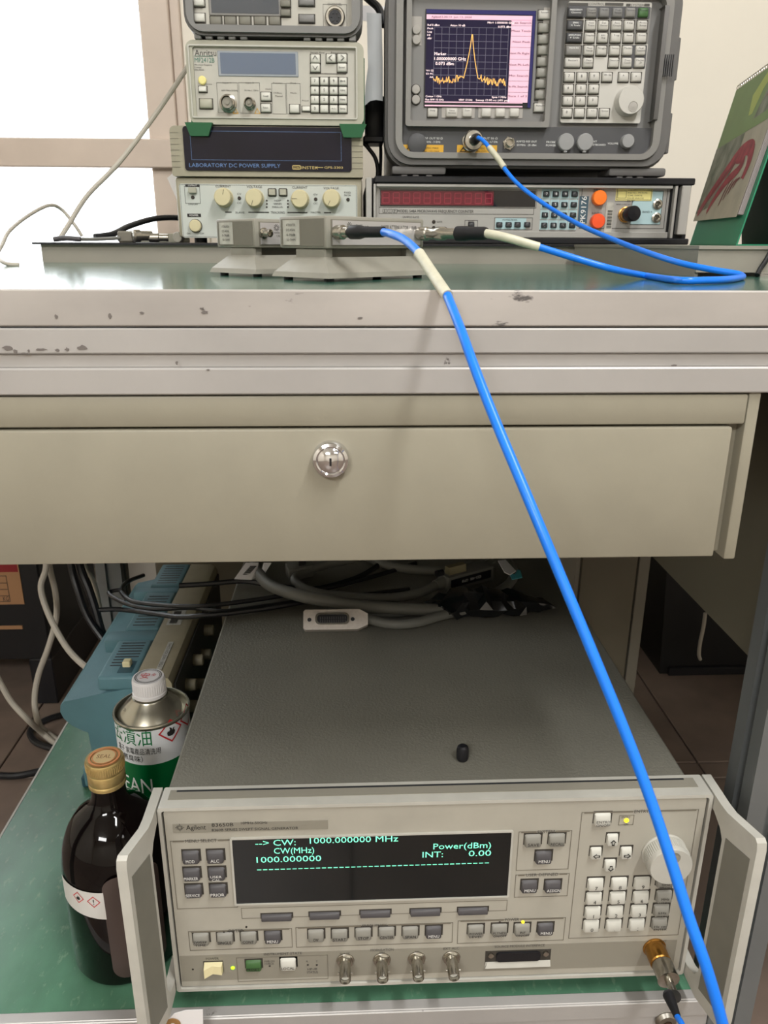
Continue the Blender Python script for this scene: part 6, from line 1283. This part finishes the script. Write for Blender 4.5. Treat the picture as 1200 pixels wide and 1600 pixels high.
hp5 = obj('plug_housing', h5, 'cable_grey', g5); obj('plug_label', MB().hexa([l5(0.016, 0.005, 0.0179), l5(0.026, 0.005, 0.0179), l5(0.033, 0.021, 0.0179), l5(0.023, 0.021, 0.0179), l5(0.016, 0.005, 0.0184), l5(0.026, 0.005, 0.0184), l5(0.033, 0.021, 0.0184), l5(0.023, 0.021, 0.0184)]), 'black_plastic', hp5, smooth=False)
obj('plug_screw', MB().cyl(l5(0.040, 0.006, 0.010), tuple(d5), 0.003, 0.012, 12), 'nickel', hp5)
# thin black leads
cable('signal_lead', [(-0.2917, 1.0117, 0.41), (-0.2976, 0.9742, 0.42), (-0.2994, 0.9466, 0.425), (-0.2943, 0.9182, 0.428), (-0.2728, 0.8836, 0.432), (-0.2453, 0.8647, 0.436), (-0.2102, 0.8397, 0.445), (-0.1713, 0.8251, 0.4515), (-0.1285, 0.8356, 0.4515), (-0.0849, 0.8499, 0.4515), (-0.0244, 0.8735, 0.4515), (0.04, 0.9125, 0.4515), (0.0835, 0.9447, 0.4515)], 0.0029, 'cable_black', 'black lead looping over the back of the teal oscilloscope', 'lead', n=8)
cable('signal_lead', [(-0.2929, 0.9196, 0.43), (-0.2994, 0.9199, 0.43), (-0.3085, 0.9125, 0.43), (-0.2957, 0.8951, 0.43), (-0.2693, 0.8702, 0.432), (-0.2374, 0.8505, 0.436), (-0.1873, 0.8298, 0.447), (-0.1475, 0.813, 0.4505), (-0.0978, 0.8263, 0.4505), (-0.039, 0.8434, 0.4505), (0.0067, 0.8508, 0.4505), (0.0693, 0.8651, 0.4505)], 0.0026, 'cable_black', 'middle black lead crossing the teal oscilloscope', 'lead', n=8)
cable('signal_lead', [(-0.3058, 0.8632, 0.43), (-0.287, 0.8644, 0.43), (-0.2669, 0.8602, 0.43), (-0.2279, 0.8386, 0.435), (-0.1984, 0.8171, 0.442), (-0.1676, 0.803, 0.4505), (-0.1395, 0.8078, 0.4505), (-0.0971, 0.8196, 0.4505), (-0.0537, 0.8351, 0.4505)], 0.0031, 'cable_black', 'front black lead crossing the teal oscilloscope', 'lead', n=8)
cable('signal_lead', [(-0.2124, 0.8823, 0.452), (-0.1742, 0.8868, 0.452), (-0.136, 0.8943, 0.4515), (-0.0951, 0.8796, 0.4515), (-0.0475, 0.8676, 0.452), (-0.0008, 0.8947, 0.452), (0.024, 0.9242, 0.452), (0.0415, 0.9487, 0.454)], 0.0034, 'cable_black', 'black lead passing behind the grey plug on the cover', 'lead', n=8)
# crumpled black film bag
r2_ = random.Random(11); bagp = [(0.0762, 0.8083, 0.4475), (0.2365, 0.8146, 0.4475)]; A3 = Vector(bagp[0]); B3 = Vector(bagp[1]); dB = B3 - A3; nBv = Vector((-dB.y, dB.x, 0)).normalized()
mb = MB(); nu, nv = 20, 10; vs = []
for i in range(nu + 1):
    u = i / nu; wid = 0.027 * (math.sin(PI * min(1, u * 1.02) ** 0.85) ** 0.7) * (1 - 0.25 * u) + 0.0008; hgt = 0.016 * math.sin(PI * u) ** 0.6 * (1 - 0.35 * u) + 0.0006
    for j in range(nv):
        a = 2 * PI * j / nv; jit = 1 + r2_.uniform(-0.26, 0.26)
        q = A3 + dB * (u + (r2_.uniform(-0.012, 0.012) if 0 < i < nu else 0)) + nBv * (math.cos(a) * wid * jit) + Vector((0, 0, max(0.0004, hgt * (1 + math.sin(a) * jit) * (0.95 if math.sin(a) > -0.2 else 0.2))))
        vs.append(tuple(q))
fs = [(i * nv + j, i * nv + (j + 1) % nv, (i + 1) * nv + (j + 1) % nv, (i + 1) * nv + j) for i in range(nu) for j in range(nv)] + [tuple(range(nv)), tuple(range(nu * nv, (nu + 1) * nv))]
mb._add(vs, fs); bmesh.ops.triangulate(mb.bm, faces=list(mb.bm.faces))
bg_ = obj('plastic_bag', mb, 'black_film', smooth=32); tag(bg_, 'crumpled shiny black plastic bag on the signal generator cover', 'bag')

# ================================================================ TAG, FLOOR THINGS
pt_ = thing('paper_tag', 'white paper tag with a brown eyelet hanging at the left handle foot', 'tag', (-0.1385, 0.468, 0.256))
obj('sheet', MB().prism([(-0.1529,0.2553), (-0.1472,0.262), (-0.1378,0.2651), (-0.124,0.2651), (-0.1266,0.2208), (-0.1557,0.2224)], 0.468, 0.4686), 'paper', pt_, smooth=False)
e_ = (-0.1489, 0.2514); obj('eyelet', MB().lathe([(0.0018, 0), (0.0062, 0), (0.0062, 0.0006), (0.0018, 0.0006)], (e_[0], 0.4676, e_[1]), (0, -1, 0), 24, cap=False), 'tag_kraft', pt_)
ta_ = thing('computer_tower', 'black case with a brown printed label standing on the floor at the left edge', 'computer', (-0.8, 1.45, 0))
obj('case', MB().box(-1.05, -0.573, 1.335, 1.62, 0.098, 0.66, 0.003), 'box_black', ta_)
obj('plinth', MB().box(-0.618, -0.574, 1.336, 1.615, 0.0, 0.098, 0.002), 'black_plastic', ta_)
obj('plinth', MB().box(-1.045, -1.0, 1.336, 1.615, 0.0, 0.098, 0.002), 'black_plastic', ta_)
q = box2((-0.7439, 0.2151), (-0.6071, 0.2874))
lb = obj('carton_label', MB().box(q[0], q[1], 1.3335, 1.335, q[2], q[3] + 0.02), 'carton', ta_, smooth=False, label='brown printed label')
obj('red_band', MB().rect(q[0], q[1] - 0.002, 0.28, q[3] + 0.018, 1.3335), 'carton_red', lb, smooth=False)
t_ = MB()
x1_ = -0.6315; zz_ = [0.2725, 0.2585, 0.2457, 0.2328, 0.2212]
for z in zz_: t_.rect(q[0], x1_, z - 0.0005, z + 0.0005, 1.3334)
t_.rect(x1_ - 0.001, x1_, zz_[-1], zz_[0], 1.3334).text('KG', -0.639, 0.227, 1.333, 0.009, 0.010)
obj('label_lettering', t_, 'ink_dark', lb, smooth=False)
obj('trim_strip', MB().box(-1.04, -0.6175, 1.3325, 1.335, 0.1644, 0.1711), 'carton', ta_, smooth=False)
lc = 'cable_light'
cable('loose_cable', [(-0.5177, 1.25, 0.3779), (-0.5187, 1.24, 0.3284), (-0.5276, 1.23, 0.2986), (-0.5217, 1.22, 0.2687), (-0.5025, 1.2, 0.2352), (-0.4779, 1.18, 0.2045), (-0.4494, 1.16, 0.1864), (-0.422, 1.14, 0.1807)], 0.0052, lc, 'pale cord swinging right behind the teal oscilloscope', 'cord')
cable('loose_cable', [(-0.5217, 1.27, 0.3703), (-0.521, 1.26, 0.3199), (-0.5176, 1.26, 0.2714), (-0.5222, 1.26, 0.2245), (-0.5383, 1.25, 0.1732), (-0.5603, 1.24, 0.1202), (-0.565, 1.22, 0.0806), (-0.5553, 1.2, 0.0489), (-0.5599, 1.2334, 0.006), (-0.5225, 1.2013, 0.006), (-0.4867, 1.1777, 0.006)], 0.0052, lc, 'pale cord hanging to the floor in front of the black case', 'cord')
cable('loose_cable', [(-0.6268, 1.2, 0.1889), (-0.6039, 1.19, 0.1373), (-0.5855, 1.18, 0.1042), (-0.557, 1.17, 0.0732), (-0.5575, 1.2151, 0.016), (-0.5278, 1.194, 0.006), (-0.4931, 1.1635, 0.006)], 0.0050, lc, 'pale cord entering from the left edge down to the floor', 'cord')
cable('loose_cable', [(-0.5164, 1.306, 0.006), (-0.547, 1.29, 0.006), (-0.5723, 1.2741, 0.006), (-0.5907, 1.2424, 0.006), (-0.5742, 1.2107, 0.006), (-0.5508, 1.193, 0.006), (-0.5147, 1.1788, 0.006), (-0.4788, 1.1702, 0.006)], 0.0058, 'cable_black', 'black cord coiled on the floor tiles left of the shelf', 'cord')
cable('loose_cable', [(-0.6251, 1.1166, 0.006), (-0.5917, 1.112, 0.006), (-0.5629, 1.111, 0.006), (-0.5311, 1.1215, 0.006), (-0.5053, 1.1359, 0.006)], 0.0058, 'cable_black', 'black cord lying flat on the floor tiles at the left edge', 'cord')
cable('loose_cable', [(-0.3908, 1.02, 0.4549), (-0.3918, 1.02, 0.4185), (-0.3838, 1.01, 0.3897), (-0.3726, 1, 0.3568), (-0.3549, 0.99, 0.3308), (-0.3365, 0.98, 0.3118)], 0.0048, 'cable_black', 'left one of the black cords hanging beside the rear bench leg', 'cord')
cable('loose_cable', [(-0.3858, 1.03, 0.4509), (-0.3833, 1.03, 0.4141), (-0.3716, 1.02, 0.3849), (-0.3624, 1.01, 0.3567), (-0.354, 1, 0.3265), (-0.3396, 0.99, 0.3012)], 0.0058, 'cable_black', 'thicker black cord hanging beside the rear bench leg', 'cord')
cable('loose_cable', [(-0.387, 1.05, 0.4431), (-0.3841, 1.05, 0.4075), (-0.3763, 1.05, 0.3894), (-0.3722, 1.05, 0.369), (-0.3707, 1.05, 0.3422)], 0.0034, lc, 'thin pale cord hanging beside the rear bench leg', 'cord')

# old scuffs on the worktop edging and the aluminium profiles
rs_ = random.Random(5)
for (px_, pz_, w_, h_, y_) in [(-0.1829, 0.7959, 0.00324, 0.00144, 0.4298), (-0.1791, 0.7942, 0.0018, 0.00144, 0.4298), (-0.172, 0.7946, 0.00072, 0.00108, 0.4298), (-0.1652, 0.7952, 0.00324, 0.0009, 0.4298), (-0.1568, 0.7949, 0.0018, 0.00108, 0.4298), (-0.1517, 0.7952, 0.00144, 0.00126, 0.4298), (-0.1431, 0.7962, 0.0036, 0.00162, 0.4298), (-0.1746, 0.7932, 0.00216, 0.00054, 0.4298), (-0.0942, 0.788, 0.00108, 0.00126, 0.4298), (-0.0772, 0.8146, 0.00216, 0.00108, 0.4298), (-0.0784, 0.8166, 0.00144, 0.00072, 0.4298), (-0.1102, 0.8143, 0.00144, 0.00072, 0.4298), (-0.0778, 0.8159, 0.00108, 0.00054, 0.4298), (-0.1271, 0.8126, 0.00108, 0.0018, 0.4298), (-0.1552, 0.8123, 0.00108, 0.00144, 0.4298), (-0.0773, 0.7844, 0.00108, 0.00054, 0.4283), (0.1811, 0.7857, 0.0018, 0.00072, 0.4325), (0.0055, 0.8117, 0.0018, 0.00072, 0.4298), (0.0893, 0.7837, 0.00054, 0.00022, 0.4298)]:
    n = 11; pts = []
    for k in range(n):
        a = 2 * PI * k / n; q = rs_.uniform(0.5, 1.0); pts.append((px_ + math.cos(a) * w_ * q, pz_ + math.sin(a) * h_ * q))
    obj('scuff_mark', MB().prism(pts, y_ - 0.00015, y_ + 0.0002), 'scuff', wbn, smooth=False)

# small print, seams and grille work joined into one part each
for o in COL.objects:
    if o.type == 'MESH' and o.parent is not None and 'kind' not in o.keys():
        n_ = o.name.split('.')[0]
        if n_.endswith('lettering') or n_.endswith('_text') or n_ in ('key_sockets', 'section_lines', 'shell_ribs', 'graticule', 'bars', 'digit_segments', 'caution_marks', 'cap_print', 'key_pads', 'warning_label', 'key_plate', 'screen_menu', 'seal_print', 'hazard_mark'):
            o['kind'] = 'stuff'
